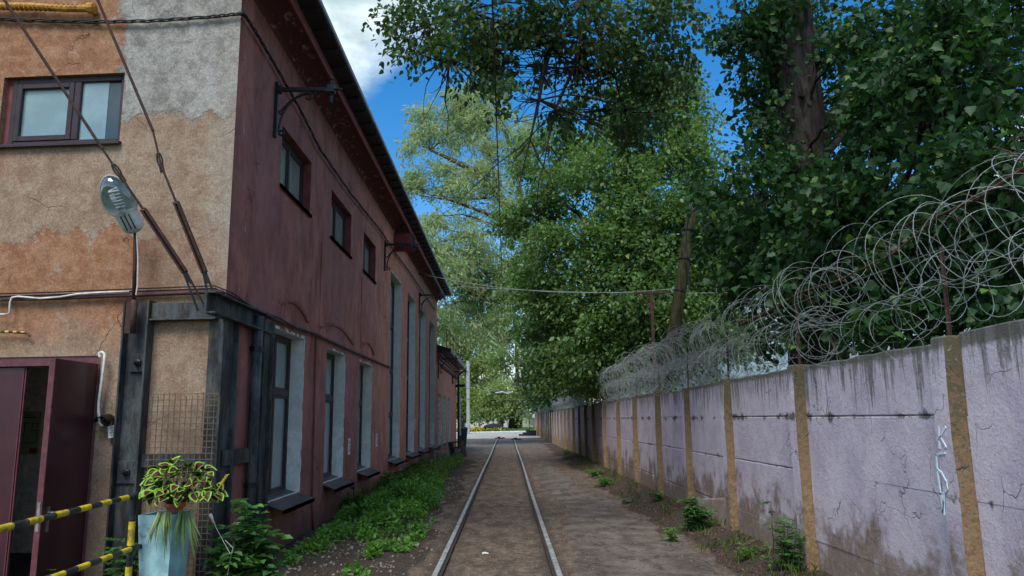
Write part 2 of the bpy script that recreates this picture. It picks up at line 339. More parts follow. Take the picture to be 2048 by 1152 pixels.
def mat_ground():
    t = MT('track_ground'); x, y, z = t.sep(t.pos()); n = t.noise(1.4, 8, 0.7); fine = t.noise(26, 10, 0.85); spk = t.noise(95, 3, 0.7); grit = t.voro(38, 'F1'); s = t.noise(3.0, 8, 0.7, st=(1, 0.45, 1))
    dirt = t.mix(t.ss(s, 0.33, 0.66), (0.085, 0.058, 0.040), (0.27, 0.20, 0.145))
    dirt = t.mix(t.ss(t.noise(9, 9, 0.8), 0.40, 0.62, 0.75, 0), dirt, (0.045, 0.033, 0.027))
    dirt = t.mix(t.ss(grit, 0.0, 0.35, 0.45, 0), dirt, (0.25, 0.21, 0.175))
    for rx_ in (RLX, RRX): dirt = t.mix(t.ss(t.m('ADD', t.m('ABSOLUTE', t.m('SUBTRACT', x, rx_)), t.m('MULTIPLY', n, 0.25)), 0.36, 0.18, 0, 0.6), dirt, (0.05, 0.036, 0.03))
    soil = t.mix(t.ss(fine, 0.4, 0.65), (0.030, 0.020, 0.015), (0.11, 0.082, 0.062))
    asp = t.mix(t.ss(n, 0.35, 0.65), (0.085, 0.068, 0.056), (0.20, 0.168, 0.142))
    asp = t.mix(t.ss(s, 0.50, 0.64, 0, 0.75), asp, (0.055, 0.042, 0.035)); asp = t.mix(t.ss(t.noise(14, 9, 0.8), 0.5, 0.68, 0, 0.5), asp, (0.24, 0.20, 0.165))
    cr = t.voro(1.5, v=t.warp(0.45, 2.5)); crm = t.ss(cr, 0.0, 0.012, 1, 0)
    asp = t.mix(t.m('MULTIPLY', crm, t.ss(t.noise(0.8, 3), 0.42, 0.5)), asp, (0.03, 0.025, 0.022))
    dirt = t.mix(t.ss(spk, 0.56, 0.64, 0, 0.55), dirt, (0.33, 0.27, 0.22)); dirt = t.mix(t.ss(spk, 0.44, 0.36, 0, 0.6), dirt, (0.03, 0.022, 0.018)); asp = t.mix(t.ss(spk, 0.45, 0.37, 0, 0.45), asp, (0.04, 0.034, 0.03))
    am = t.ss(t.m('ADD', t.attr('asphalt'), t.m('MULTIPLY', t.m('SUBTRACT', fine, 0.5), 0.8)), 0.42, 0.55)
    sm = t.ss(t.m('ADD', t.attr('soil'), t.m('MULTIPLY', t.m('SUBTRACT', fine, 0.5), 0.9)), 0.35, 0.6)
    c = t.mix(am, dirt, asp); c = t.mix(sm, c, soil)
    c = t.mix(t.m('MULTIPLY', t.ss(t.noise(60, 3, 0.6), 0.68, 0.74), t.m('SUBTRACT', 0.7, t.m('MULTIPLY', am, 0.5))), c, (0.30, 0.26, 0.22))
    gr = t.attr('green'); c = t.mix(t.ss(t.m('ADD', gr, t.m('MULTIPLY', t.m('SUBTRACT', fine, 0.5), 0.7)), 0.4, 0.6), c, t.mix(n, (0.035, 0.05, 0.015), (0.07, 0.085, 0.03)))
    h = t.m('ADD', t.m('MULTIPLY', fine, 0.8), t.m('MULTIPLY', grit, t.m('SUBTRACT', 0.9, t.m('MULTIPLY', am, 0.7)))); h = t.m('ADD', h, t.m('MULTIPLY', s, 1.5))
    h = t.m('SUBTRACT', h, t.m('MULTIPLY', t.m('MULTIPLY', crm, am), 0.8))
    return t.out(c, 0.85, 0, t.bump(h, 0.8, 0.02), 0.25)
def mat_leaf(name, dark, light, yellow=None, trans=0.35, rough=0.45, spec=0.4):
    t = MT(name); r = t.attr('rnd'); big = t.noise(0.45, 3)
    c = t.mix(r, dark, light)
    c = t.mix(t.ss(big, 0.4, 0.65, 0, 0.35), c, light)
    if yellow: c = t.mix(t.ss(r, 0.93, 0.97), c, yellow)
    b = t.node('ShaderNodeBsdfPrincipled'); t.put(b.inputs['Base Color'], c); b.inputs['Roughness'].default_value = rough; b.inputs['Specular IOR Level'].default_value = spec
    tr = t.node('ShaderNodeBsdfTranslucent'); t.put(tr.inputs[0], t.mix(0.5, c, tuple(min(1, q * k) for q, k in zip(light, (2.2, 2.2, 0.9)))))
    mx = t.node('ShaderNodeMixShader'); mx.inputs[0].default_value = trans; t.l.new(b.outputs[0], mx.inputs[1]); t.l.new(tr.outputs[0], mx.inputs[2])
    o = t.node('ShaderNodeOutputMaterial'); t.l.new(mx.outputs[0], o.inputs[0]); return t.mat
def mat_steel_frame():
    t = MT('weathered_steel'); x, y, z = t.sep(t.pos()); n = t.noise(5, 8, 0.75, st=(1, 1, 0.35)); s = t.noise(12, 6, 0.7, st=(1, 1, 0.18))
    c = t.mix(t.ss(n, 0.40, 0.66), (0.020, 0.021, 0.025), (0.085, 0.095, 0.10))
    c = t.mix(t.ss(s, 0.56, 0.66, 0, 0.6), c, (0.13, 0.10, 0.045)); c = t.mix(t.ss(s, 0.4, 0.28, 0, 0.8), c, (0.012, 0.011, 0.014))
    c = t.mix(t.ss(z, 1.2, 0.5, 0, 0.6), c, (0.012, 0.013, 0.018))
    return t.out(c, 0.62, 0.0, t.bump(n, 0.5, 0.01), 0.3)
def mat_bark(name, a, b, sc_=6):
    t = MT(name); n = t.noise(sc_, 8, 0.75, st=(1, 1, 0.22), dist=0.6); c = t.mix(t.ss(n, 0.36, 0.62), a, b)
    return t.out(c, 0.95, 0, t.bump(n, 1.0, 0.06), 0.1)
def mat_glass(name, col, rough=0.06, refl=0.5):
    t = MT(name); n = t.noise(1.6, 4); c = t.mix(t.ss(n, 0.35, 0.65), tuple(q * 0.75 for q in col), col)
    c = t.mix(t.ss(t.noise(9, 6, 0.8), 0.6, 0.75, 0, 0.25), c, (0.35, 0.36, 0.36))
    return t.out(c, rough, 0.0, t.bump(t.noise(1.2, 2), 0.04, 0.02), refl, Coat_Weight=0.4, Coat_Roughness=0.03)

M = dict(
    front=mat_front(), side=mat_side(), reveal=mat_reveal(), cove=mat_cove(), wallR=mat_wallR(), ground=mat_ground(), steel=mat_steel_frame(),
    redreveal=simple('red_reveal_render', (0.17, 0.05, 0.055), 0.8, ns=6, bump=0.4),
    board=simple('red_eaves_board', (0.19, 0.045, 0.048), 0.6, ns=8), rooff=simple('dark_roof_sheet', (0.028, 0.022, 0.03), 0.5, ns=5), trimm=simple('pale_drip_edge', (0.35, 0.36, 0.36), 0.5),
    frame=simple('dark_brown_window_frame', (0.035, 0.018, 0.024), 0.45, ns=5, spec=0.4), sill=simple('dark_sheet_sill', (0.085, 0.075, 0.085), 0.4, 0.4, ns=9, dirt=(0.16, 0.14, 0.14)),
    glass=mat_glass('milky_window_glass', (0.26, 0.31, 0.31)), glassd=mat_glass('dark_window_glass', (0.15, 0.19, 0.20)), glassk=mat_glass('painted_shade_glass', (0.06, 0.08, 0.09)), glassb=mat_glass('painted_sky_glass', (0.24, 0.36, 0.39), 0.05, 0.9),
    iron=simple('black_cast_iron', (0.018, 0.021, 0.026), 0.4, 0.5, ns=20, spec=0.5), cable=simple('black_cable', (0.014, 0.014, 0.018), 0.6), rust=simple('rusty_iron', (0.060, 0.034, 0.030), 0.75, 0.3, ns=25, dirt=(0.13, 0.055, 0.03)),
    white=simple('white_cable_sleeve', (0.6, 0.6, 0.58), 0.5), grey=simple('grey_paint', (0.3, 0.31, 0.32), 0.6), lampb=simple('grey_lamp_housing', (0.46, 0.48, 0.48), 0.45, ns=7),
    door=simple('maroon_door_paint', (0.052, 0.012, 0.020), 0.35, ns=2.5, bump=0.05, spec=0.5), doore=simple('maroon_door_edge', (0.13, 0.045, 0.055), 0.4), plaster=simple('pale_interior_wall', (0.72, 0.70, 0.64), 0.85),
    chrome=simple('steel_lock_plate', (0.5, 0.5, 0.5), 0.3, 0.9), black=simple('black_paint', (0.02, 0.02, 0.024), 0.45, ns=14, dirt=(0.09, 0.09, 0.09)), yellow=simple('yellow_paint', (0.60, 0.44, 0.02), 0.45, ns=14, dirt=(0.20, 0.15, 0.05)),
    planter=simple('pale_blue_painted_concrete', (0.33, 0.56, 0.60), 0.8, ns=7, var=0.2, dirt=(0.16, 0.19, 0.17)), terra=simple('terracotta', (0.36, 0.11, 0.065), 0.7), potsoil=simple('potting_soil', (0.03, 0.02, 0.015), 0.95, bump=0.6),
    railtop=simple('worn_rail_steel', (0.46, 0.47, 0.48), 0.42, 0.4, ns=9, dirt=(0.13, 0.12, 0.115)), railside=simple('rusty_rail_steel', (0.055, 0.042, 0.036), 0.8, 0.2, ns=18),
    wire=simple('galvanised_wire', (0.27, 0.30, 0.30), 0.5, 0.3, ns=6), wired=simple('tarnished_wire', (0.17, 0.18, 0.18), 0.6, 0.5), twine=simple('grass_wire', (0.12, 0.12, 0.11), 0.6, 0.4),
    meshw=simple('rusty_mesh_wire', (0.16, 0.12, 0.085), 0.7, 0.4), bark=mat_bark('dark_bark', (0.012, 0.010, 0.010), (0.075, 0.062, 0.060), 7), bark2=mat_bark('grey_brown_bark', (0.035, 0.026, 0.018), (0.13, 0.10, 0.07), 7),
    deadwood=mat_bark('dead_wood', (0.06, 0.03, 0.02), (0.20, 0.12, 0.08), 14), pole=mat_bark('mossy_pole_wood', (0.015, 0.015, 0.009), (0.055, 0.052, 0.026), 10), conc=simple('grey_concrete', (0.30, 0.33, 0.34), 0.85, ns=4, dirt=(0.17, 0.18, 0.17)),
    road=simple('light_asphalt', (0.36, 0.345, 0.32), 0.9, ns=0.6, var=0.18, dirt=(0.26, 0.25, 0.23)), kerb=simple('whitewashed_kerb', (0.72, 0.72, 0.70), 0.8, ns=3), farfence=simple('pale_stained_concrete', (0.55, 0.55, 0.47), 0.9, ns=0.8, dirt=(0.15, 0.15, 0.11)),
    clad=simple('pale_blue_metal_cladding', (0.36, 0.47, 0.54), 0.45, 0.1, ns=1.5), wood=simple('brown_timber', (0.085, 0.05, 0.035), 0.85, ns=10), woodw=simple('bleached_timber', (0.33, 0.31, 0.28), 0.85, ns=10),
    bin=simple('green_bin_plastic', (0.025, 0.075, 0.065), 0.5), stone=simple('dark_boulder', (0.02, 0.022, 0.03), 0.9), yl=simple('yellow_flower', (0.6, 0.42, 0.02), 0.7), paper=simple('white_paper', (0.72, 0.74, 0.74), 0.8, var=0.08), ink=simple('dark_ink', (0.05, 0.07, 0.06), 0.8),
    posterg=simple('pale_green_poster', (0.36, 0.46, 0.28), 0.7, var=0.08), redink=simple('red_ink', (0.35, 0.04, 0.03), 0.7), graf=simple('pale_blue_spray_paint', (0.60, 0.72, 0.80), 0.6, var=0.1), gas=simple('yellow_pipe_paint', (0.42, 0.22, 0.03), 0.55, ns=14, dirt=(0.22, 0.07, 0.02)),
    conduit=simple('brown_painted_conduit', (0.075, 0.035, 0.035), 0.6, ns=8, dirt=(0.16, 0.14, 0.14)), litter=simple('dead_leaf', (0.15, 0.075, 0.045), 0.9, ns=30, var=0.6), gravel=simple('gravel_stone', (0.20, 0.175, 0.155), 0.9, ns=9, var=0.5),
    rubber=simple('dark_interior', (0.02, 0.022, 0.024), 0.8), brick=simple('bare_brick', (0.30, 0.13, 0.09), 0.9, ns=14), mortar=simple('pale_mortar', (0.42, 0.37, 0.34), 0.9),
    l_pop=mat_leaf('poplar_leaf', (0.009, 0.034, 0.012), (0.032, 0.092, 0.026), (0.11, 0.21, 0.03), 0.25, 0.5, 0.28), l_over=mat_leaf('overhang_leaf', (0.022, 0.055, 0.016), (0.07, 0.135, 0.04), None, 0.3), l_lime=mat_leaf('lime_leaf', (0.036, 0.095, 0.030), (0.135, 0.235, 0.075), (0.28, 0.36, 0.11), 0.36),
    l_will=mat_leaf('willow_leaf', (0.13, 0.20, 0.10), (0.36, 0.44, 0.27), None, 0.45), l_far=mat_leaf('far_leaf', (0.10, 0.17, 0.065), (0.32, 0.40, 0.17), None, 0.4), l_dark=mat_leaf('dark_leaf', (0.02, 0.05, 0.025), (0.06, 0.11, 0.04), None, 0.3),
    l_bush=mat_leaf('elder_leaf', (0.03, 0.10, 0.035), (0.09, 0.22, 0.06), (0.13, 0.26, 0.05), 0.3, 0.4), l_cover=mat_leaf('ground_cover_leaf', (0.04, 0.13, 0.022), (0.12, 0.29, 0.04), (0.14, 0.27, 0.05), 0.3), l_grass=mat_leaf('grass_blade', (0.05, 0.11, 0.02), (0.14, 0.24, 0.04), (0.2, 0.26, 0.08), 0.35),
    l_yel=mat_leaf('yellow_green_leaf', (0.07, 0.12, 0.015), (0.19, 0.27, 0.03), None, 0.35), l_spider=mat_leaf('striped_leaf', (0.06, 0.15, 0.04), (0.22, 0.30, 0.12), (0.40, 0.42, 0.22), 0.25),
    col_in=simple('coleus_maroon', (0.07, 0.010, 0.018), 0.5, ns=40), col_out=simple('coleus_lime_edge', (0.20, 0.44, 0.035), 0.5, ns=40))
# ================================================================== GROUND
def vnoise(x, y, seed=0):
    xi = np.floor(x).astype(np.int64); yi = np.floor(y).astype(np.int64); xf = x - xi; yf = y - yi
    def h(a, b):
        v = (a * 374761393 + b * 668265263 + seed * 982451653) & 0xffffffff
        v = ((v ^ (v >> 13)) * 1274126177) & 0xffffffff
        return ((v ^ (v >> 16)) & 0xffff) / 65535.0
    u = xf * xf * (3 - 2 * xf); v = yf * yf * (3 - 2 * yf)
    return (h(xi, yi) * (1 - u) + h(xi + 1, yi) * u) * (1 - v) + (h(xi, yi + 1) * (1 - u) + h(xi + 1, yi + 1) * u) * v
def fbm(x, y, o=4, seed=0):
    s = 0; a = 0.5
    for k in range(o): s = s + a * vnoise(x * 2 ** k, y * 2 ** k, seed + k); a *= 0.55
    return s / (1 - 0.55 ** o) * 0.9
def sst(v, a, b): q = np.clip((v - a) / (b - a), 0, 1); return q * q * (3 - 2 * q)
RL, RR = -0.93, 0.61     # rail centre lines
def asph_mask(x, y):
    n = fbm(x * 0.9, y * 0.45, 5, 3) - 0.45
    r = sst(x + n * 1.5, 0.95, 1.25) * (1 - sst(x + n * 1.6 + 0.04 * (y - 10), 2.55, 2.9)) * sst(n, -0.32, -0.15)
    far = sst(y + n * 6, 50, 58)
    l = sst(y + n * 8, 40, 48) * (1 - sst(x, -1.1, -0.95))
    return np.clip(np.maximum(np.maximum(r, far * (np.abs(x) < 3.3)), l * (x < -1)), 0, 1)
def soil_mask(x, y):
    n = fbm(x * 0.8, y * 0.6, 4, 9) - 0.45
    r = sst(x + n * 1.0, 2.5, 2.85) * (1 - sst(y, 55, 62)); l = (1 - sst(x + n * 1.3, -1.55, -1.15)) * (1 - sst(y + n * 6, 34, 42))
    return np.clip(np.maximum(r, l), 0, 1)
def gz(x, y):
    x = np.asarray(x, float); y = np.asarray(y, float)
    near = (y < 60)
    z = (fbm(x * 2.2, y * 2.2, 4, 1) - 0.45) * 0.05 + (fbm(x * 9, y * 9, 3, 5) - 0.45) * 0.018
    z = z + soil_mask(x, y) * (0.02 + (fbm(x * 6, y * 6, 3, 7) - 0.4) * 0.05) + asph_mask(x, y) * 0.025 - 0.012
    z = z + sst(x, 2.6, 3.5) * 0.16 * (1 - sst(y, 30, 60)) + (1 - sst(x, -3.3, -2.2)) * 0.07 * (y < 60)
    track = (np.abs(x - RL) < 0.10) | (np.abs(x - RR) < 0.10)
    z = np.where(track, np.minimum(z, -0.01) - 0.012, z)
    f = 1 - sst(y, 60, 75)
    return z * f - 0.01 * (1 - f)
def gzs(x, y): return float(gz(np.array([x]), np.array([y]))[0])
def ground():
    xs = np.concatenate([[-900, -300, -120, -60, -30, -15, -9], np.arange(-6, -3.2, 0.4), np.arange(-3.2, 4.0, 0.05), np.arange(4.0, 7, 0.5), [9, 15, 30, 60, 120, 300, 900]])
    ys = np.concatenate([[-300, -80, -20, 0, 4], np.arange(6, 22, 0.055), np.arange(22, 40, 0.14), np.arange(40, 80, 0.6), [84, 90, 100, 110, 118, 130, 150, 200, 300, 600, 1500]])
    X, Y = np.meshgrid(xs, ys); Z = gz(X, Y); nx, ny = len(xs), len(ys)
    me = bpy.data.meshes.new('ground'); v = np.stack([X.ravel(), Y.ravel(), Z.ravel()], 1)
    me.vertices.add(len(v)); me.vertices.foreach_set('co', v.ravel())
    i = np.arange(nx * (ny - 1)).reshape(ny - 1, nx)[:, :-1].ravel(); q = np.stack([i, i + 1, i + nx + 1, i + nx], 1)
    me.loops.add(q.size); me.loops.foreach_set('vertex_index', q.ravel()); me.polygons.add(len(q)); me.polygons.foreach_set('loop_start', np.arange(0, q.size, 4)); me.polygons.foreach_set('use_smooth', np.ones(len(q), bool))
    me.update(calc_edges=True)
    for nm, val in (('asphalt', asph_mask(X, Y)), ('soil', soil_mask(X, Y)), ('green', sst(Y, 112, 118) + sst(np.abs(X), 5, 9) + 0.35 * (X < -2.6) * (Y > 12) + 0.55 * np.exp(-((X - 2.7) / .5) ** 2 - ((Y - 62) / 5) ** 2))):
        a = me.attributes.new(nm, 'FLOAT', 'POINT'); a.data.foreach_set('value', np.clip(val, 0, 1).ravel().astype(np.float32))
    me.materials.append(M['ground']); o = link('ground', me); tag(o, kind='structure'); return o
ground()
rd = MB()
ka, kb = hz(917, 866), hz(1048, 863); kd = (kb - ka) / np.linalg.norm(kb - ka); ka = np.array([-7.6, 112.6, 0]); kb = np.array([2.9, 117.0, 0]); kd = (kb - ka) / np.linalg.norm(kb - ka)
kl = ka - kd * 60; kr = kb + kd * 60
rd.poly([(-60, 76, .004), (3.2, 78, .004), (60, 84, .004), (kr[0], kr[1], .004), (kl[0], kl[1], .004)])
tag(mk('road', rd, M['road']), kind='structure')
kerb = MB()
for k in range(11):
    a = ka + kd * (k * 1.02) + np.array([0, 0, .07]); b = a + kd * 1.0; kerb.bar(a, b, 0.16, 0.17)
tag(mk('kerb', kerb, M['kerb'], bevel=.015), kind='structure')

# ================================================================== RAILS
for nm, xc, s in (('left', RL, 1), ('right', RR, -1)):
    root = thing('tram_rail', (xc, 6, 0), f'{nm} hand steel rail of the grooved track running down the dirt lane', 'rail', 'two rails of the track')
    ys = np.concatenate([np.arange(4.5, 60, 2.0), np.arange(60, 79.5, 4.0)])
    wob = lambda y: 0.012 * math.sin(y * 0.21 + xc) - (0.0015 * max(0, y - 25) if xc < 0 else 0)
    def strip(x0, x1, z0, z1):
        b = MB(); pr_ = None
        for y in ys:
            w = wob(y); r = [b.vert((xc + s * x0 + w, y, z0)), b.vert((xc + s * x1 + w, y, z0)), b.vert((xc + s * x1 + w, y, z1)), b.vert((xc + s * x0 + w, y, z1))]
            if pr_:
                for j in range(4): b.face((pr_[j], pr_[(j + 1) % 4], r[(j + 1) % 4], r[j]))
            pr_ = r
        return b
    mk('rail_head', strip(-.040, .030, -.06, .034), M['railtop'], root, bevel=.006)
    mk('groove', strip(.030, .062, -.06, .004), M['railside'], root)
    mk('guard_lip', strip(.062, .082, -.06, .024), M['railside'], root, bevel=.003)
for px, py, lab in ((997, 877, 'dark switch box at the far end of the left rail'), (1030, 879, 'small rusty point fitting at the far end of the right rail')):
    p = hz(px, py, 0.03); b = MB(); b.box(p[0] - .35, p[0] + .35, p[1], p[1] + .6, 0, .10); b.box(p[0] - .12, p[0] + .2, p[1] + .1, p[1] + .5, .10, .20); b.box(p[0] + .35, p[0] + .62, p[1] + .1, p[1] + .3, 0, .14)
    tag(mk('track_switch', b, M['rust'], loc=(p[0], p[1], 0)), lab, 'rail switch')

# ================================================================== MAIN BUILDING
bld = thing('red_building', (-3.4, 9, 0), 'two storey workshop with maroon painted side wall and mottled tan gable end', 'building')
def plane_wall(fn, a0, a1, z0, z1, holes, step=1.2):
    b = MB(); As = {a0, a1}; Zs = {z0, z1}
    for h in holes: As |= {h[0], h[1]}; Zs |= {h[2], h[3]}
    for st_, (lo, hi) in ((As, (a0, a1)), (Zs, (z0, z1))):
        v = sorted(st_)
        for p, q in zip(v, v[1:]):
            n = int((q - p) / step)
            for k in range(1, n + 1): st_.add(p + (q - p) * k / (n + 1))
    A = sorted(As); Z = sorted(Zs)
    vid = {}
    def V(i, j):
        if (i, j) not in vid: vid[i, j] = b.vert(fn(A[i], Z[j], 0))
        return vid[i, j]
    for i in range(len(A) - 1):
        for j in range(len(Z) - 1):
            ca, cz = (A[i] + A[i + 1]) / 2, (Z[j] + Z[j + 1]) / 2
            if any(h[0] < ca < h[1] and h[2] < cz < h[3] for h in holes): continue
            b.face((V(i, j), V(i + 1, j), V(i + 1, j + 1), V(i, j + 1)))
    return b
def reveal(b, fn, h, d, mi=None):
    a0, a1, z0, z1 = h; c = [(a0, z0), (a1, z0), (a1, z1), (a0, z1)]
    for (p, q) in zip(c, c[1:] + c[:1]): b.poly([fn(p[0], p[1], 0), fn(q[0], q[1], 0), fn(q[0], q[1], -d), fn(p[0], p[1], -d)])
lowW = [(10.95, 12.60), (14.2, 15.82), (17.38, 18.98)]
tallW = [(21.8, 24.0), (25.6, 27.75), (29.15, 31.35), (32.95, 35.4)]
upW = [(10.93, 12.65), (14.2, 16.1), (17.55, 19.2)]
ZL, ZT, ZU0, ZU1 = 0.80, 3.29, 5.47, 6.41
H_low = [(a, b, ZL, ZT) for a, b in lowW]; H_tall = [(a, b, ZL, 6.29) for a, b in tallW]; H_up = [(a, b, ZU0, ZU1) for a, b in upW]
YB = 36.5; ZE = 7.65
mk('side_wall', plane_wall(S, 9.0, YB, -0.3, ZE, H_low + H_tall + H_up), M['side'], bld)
def win(fn, h, d, npan, bars, sill_out=0.13, glass='glass', rmat='reveal', drop=0.05, lens=None):
    """window part of the building: frame, panes, reveal, sill"""
    a0, a1, z0, z1 = h; fr = MB(); w = 0.075
    o0, o1 = -d - .05, -d + .02
    fr.fbox(fn, a0, a0 + w, z0, z1, o0, o1); fr.fbox(fn, a1 - w, a1, z0, z1, o0, o1)
    fr.fbox(fn, a0 + w, a1 - w, z0, z0 + w, o0, o1); fr.fbox(fn, a0 + w, a1 - w, z1 - w, z1, o0, o1)
    cells = []; A = [a0 + w] + [a0 + (a1 - a0) * k / npan for k in range(1, npan)] + [a1 - w]; Z = [z0 + w] + list(bars) + [z1 - w]
    for k in range(1, npan): fr.fbox(fn, A[k] - .045, A[k] + .045, z0 + w, z1 - w, o0 + .003, o1 + .003)
    for zb in bars: fr.fbox(fn, a0 + w, a1 - w, zb - .05, zb + .05, o0, o1 + .006)
    wi = mk('window', fr, M['frame'], bld, bevel=.006)
    for i in range(len(A) - 1):
        for j in range(len(Z) - 1):
            x0 = A[i] + (.045 if i else 0); x1 = A[i + 1] - (.045 if i < len(A) - 2 else 0); y0 = Z[j] + (.05 if j else 0); y1 = Z[j + 1] - (.05 if j < len(Z) - 2 else 0)
            s = MB(); iw = .035
            s.fbox(fn, x0, x0 + iw, y0, y1, o0 + .01, o1 - .012); s.fbox(fn, x1 - iw, x1, y0, y1, o0 + .01, o1 - .012)
            s.fbox(fn, x0 + iw, x1 - iw, y0, y0 + iw, o0 + .01, o1 - .012); s.fbox(fn, x0 + iw, x1 - iw, y1 - iw, y1, o0 + .01, o1 - .012)
            mk('sash', s, M['frame'], wi)
            g = MB(); g.fbox(fn, x0 + iw, x1 - iw, y0 + iw, y1 - iw, o0 + .02, o0 + .032); mk('pane', g, M[glass], wi)
    rv = MB(); reveal(rv, fn, h, d); mk('reveal', rv, M[rmat], wi)
    s = MB(); t_ = .012
    p = [(-d + .02, z0 + .05), (sill_out, z0 - drop), (sill_out, z0 - drop - .05)]
    for q0, q1 in zip(p, p[1:]):
        e = .0 if q0[0] < 0 else .03
        s.hexa([fn(a0 - .05 * (q0[0] > 0), q0[1] - t_, q0[0]), fn(a1 + .05 * (q0[0] > 0), q0[1] - t_, q0[0]), fn(a1 + .05, q1[1] - t_, q1[0]), fn(a0 - .05, q1[1] - t_, q1[0]),
                fn(a0 - .05 * (q0[0] > 0), q0[1], q0[0]), fn(a1 + .05 * (q0[0] > 0), q0[1], q0[0]), fn(a1 + .05, q1[1], q1[0]), fn(a0 - .05, q1[1], q1[0])])
    mk('sill', s, M['sill'], wi)
    return wi
for h in H_low: win(S, h, .24, 2, [2.38], sill_out=.24, drop=.10)
for h in H_tall: win(S, h, .24, 2, [2.1, 3.45, 4.85], sill_out=.24, drop=.08, glass='glassd')
for h in H_up: win(S, h, .15, 2, [], sill_out=.03, rmat='redreveal', drop=.0, glass='glass')
# broken plaster lips round the painted reveals
for h in H_low[:3] + H_tall[:2]:
    b = MB(); a0, a1, z0, z1 = h; random.seed(int(a0 * 10)); zc_ = z0
    while zc_ < z1:
        dz = random.uniform(.04, .16); w_ = random.uniform(.0, .035) + (.03 if random.random() < .25 else 0)
        if w_ > .008: b.fbox(S, a1 - .004, a1 + w_, zc_, min(z1, zc_ + dz), -.01, .004)
        zc_ += dz
    for k in range(14):
        a = a0 + (a1 - a0) * k / 14; b.fbox(S, a, a + (a1 - a0) / 14 * .95, z1 - .004, z1 + random.uniform(.0, .05) * (random.random() < .7), -.01, .004)
    mk('plaster_lip', b, M['reveal'], bld)['kind'] = 'stuff'
# raised hood mouldings and vertical ridges of the blocked upper openings
for (y0, y1, r_) in ((11.0, 12.75, None), (13.55, 16.55, 5.2), (17.4, 19.2, 5.25)):
    b = MB(); n = 14; pts = []
    for k in range(n + 1):
        t_ = k / n; pts.append((y0 + (y1 - y0) * t_, 3.60 + 0.20 * math.sin(math.pi * min(1, t_ * 1.05)) ** 0.8))
    for (p, q) in zip(pts, pts[1:]): b.hexa([S(p[0], p[1] - .022, -.01), S(p[0], p[1] - .022, .03), S(q[0], q[1] - .022, .03), S(q[0], q[1] - .022, -.01), S(p[0], p[1] + .022, -.01), S(p[0], p[1] + .022, .045), S(q[0], q[1] + .022, .045), S(q[0], q[1] + .022, -.01)])
    if r_: b.fbox(S, y0 - .035, y0, 3.6, r_, -.01, .022)
    mk('hood_moulding', b, M['side'], bld)
# exposed brick patches at the foot
for y0, n in ((24.35, 7), (21.3, 2)):
    b = MB(); b.fbox(S, y0, y0 + .62, .15, .15 + n * .078, -.01, .004); pt = mk('mortar_patch', b, M['mortar'], bld)
    for r in range(n):
        for k in range(2):
            q = MB(); a = y0 + .02 + k * .30 + (r % 2) * .08; q.fbox(S, a, a + .22 + .04 * ((r + k) % 2), .16 + r * .078, .16 + r * .078 + .062, 0, .013); mk('brick', q, M['brick'], pt, bevel=.004)
# front gable wall
pw = [fp(*p) for p in ((10, 145), (250, 145), (247, 283), (12, 287))]
HW = (pw[1][0], pw[0][0], pw[2][1], pw[1][1])
pdoor = [fp(*p) for p in ((203, 712), (200, 716))]
HD = (pdoor[0][0], 3.45, -0.3, 2.74)
mk('gable_wall', plane_wall(F, 0.0, 10.0, -0.3, 7.55, [HW, HD]), M['front'], bld)
gt = MB(); gt.poly([F(0, 7.55), F(10, 7.55), F(10, 10.2), F(5, 11.9), F(0, 8.0)]); mk('gable_top', gt, M['front'], bld)
cs = MB(); 
# front window
def front_window():
    a0, a1, z0, z1 = HW; d = .08; fr = MB(); w = .075; o0, o1 = -d - .05, -d + .02
    a1i = fp(24, 200, -.07)[0]
    fr.fbox(F, a0, a0 + w, z0, z1, o0, o1); fr.fbox(F, a1i - w, a1i, z0, z1, o0, o1); fr.fbox(F, a0 + w, a1i - w, z0, z0 + w, o0, o1); fr.fbox(F, a0 + w, a1i - w, z1 - w, z1, o0, o1)
    mid = fp(146, 220)[0]; fr.fbox(F, mid - .045, mid + .045, z0 + w, z1 - w, o0 + .002, o1 + .004)
    wi = mk('window', fr, M['frame'], bld, bevel=.008)
    s = MB(); x0, x1, y0, y1 = mid + .045, a1i - w, z0 + w, z1 - w; iw = .07
    s.fbox(F, x0, x0 + iw, y0, y1, o0 + .01, o1 + .012); s.fbox(F, x1 - iw, x1, y0, y1, o0 + .01, o1 + .012); s.fbox(F, x0 + iw, x1 - iw, y0, y0 + iw, o0 + .01, o1 + .012); s.fbox(F, x0 + iw, x1 - iw, y1 - iw, y1, o0 + .01, o1 + .012)
    mk('sash', s, M['frame'], wi, bevel=.006)
    g = MB(); g.fbox(F, x0 + iw, x1 - iw, y0 + iw, y1 - iw, o0 + .02, o0 + .032); mk('pane', g, M['glassb'], wi)
    g = MB(); xm = fp(205, 220)[0]; g.fbox(F, xm, mid - .045, y0, y1, o0 + .02, o0 + .032); mk('pane', g, M['glassb'], wi)  # sky reflection put into the glass colour, ending in a sharp edge
    g = MB(); g.fbox(F, a0 + w, xm, y0, y1, o0 + .014, o0 + .026); mk('pane', g, M['glassk'], wi)  # rest of the same pane, its shade put into a darker glass colour
    rv = MB(); reveal(rv, F, HW, d); mk('reveal', rv, M['front'], wi)
    s = MB(); s.hexa([F(a0 - .03, z0 - .05, .07), F(a1 + .2, z0 - .05, .07), F(a1 + .2, z0 + .0, -d), F(a0 - .03, z0 + .0, -d), F(a0 - .03, z0 - .01, .07), F(a1 + .2, z0 - .01, .07), F(a1 + .2, z0 + .02, -d), F(a0 - .03, z0 + .02, -d)]); mk('sill', s, M['frame'], wi, bevel=.006)
    f = MB(); f.fbox(F, a1i, a1, z0, z1, -d - .02, -d); mk('filler', f, M['redreveal'], wi)
front_window()
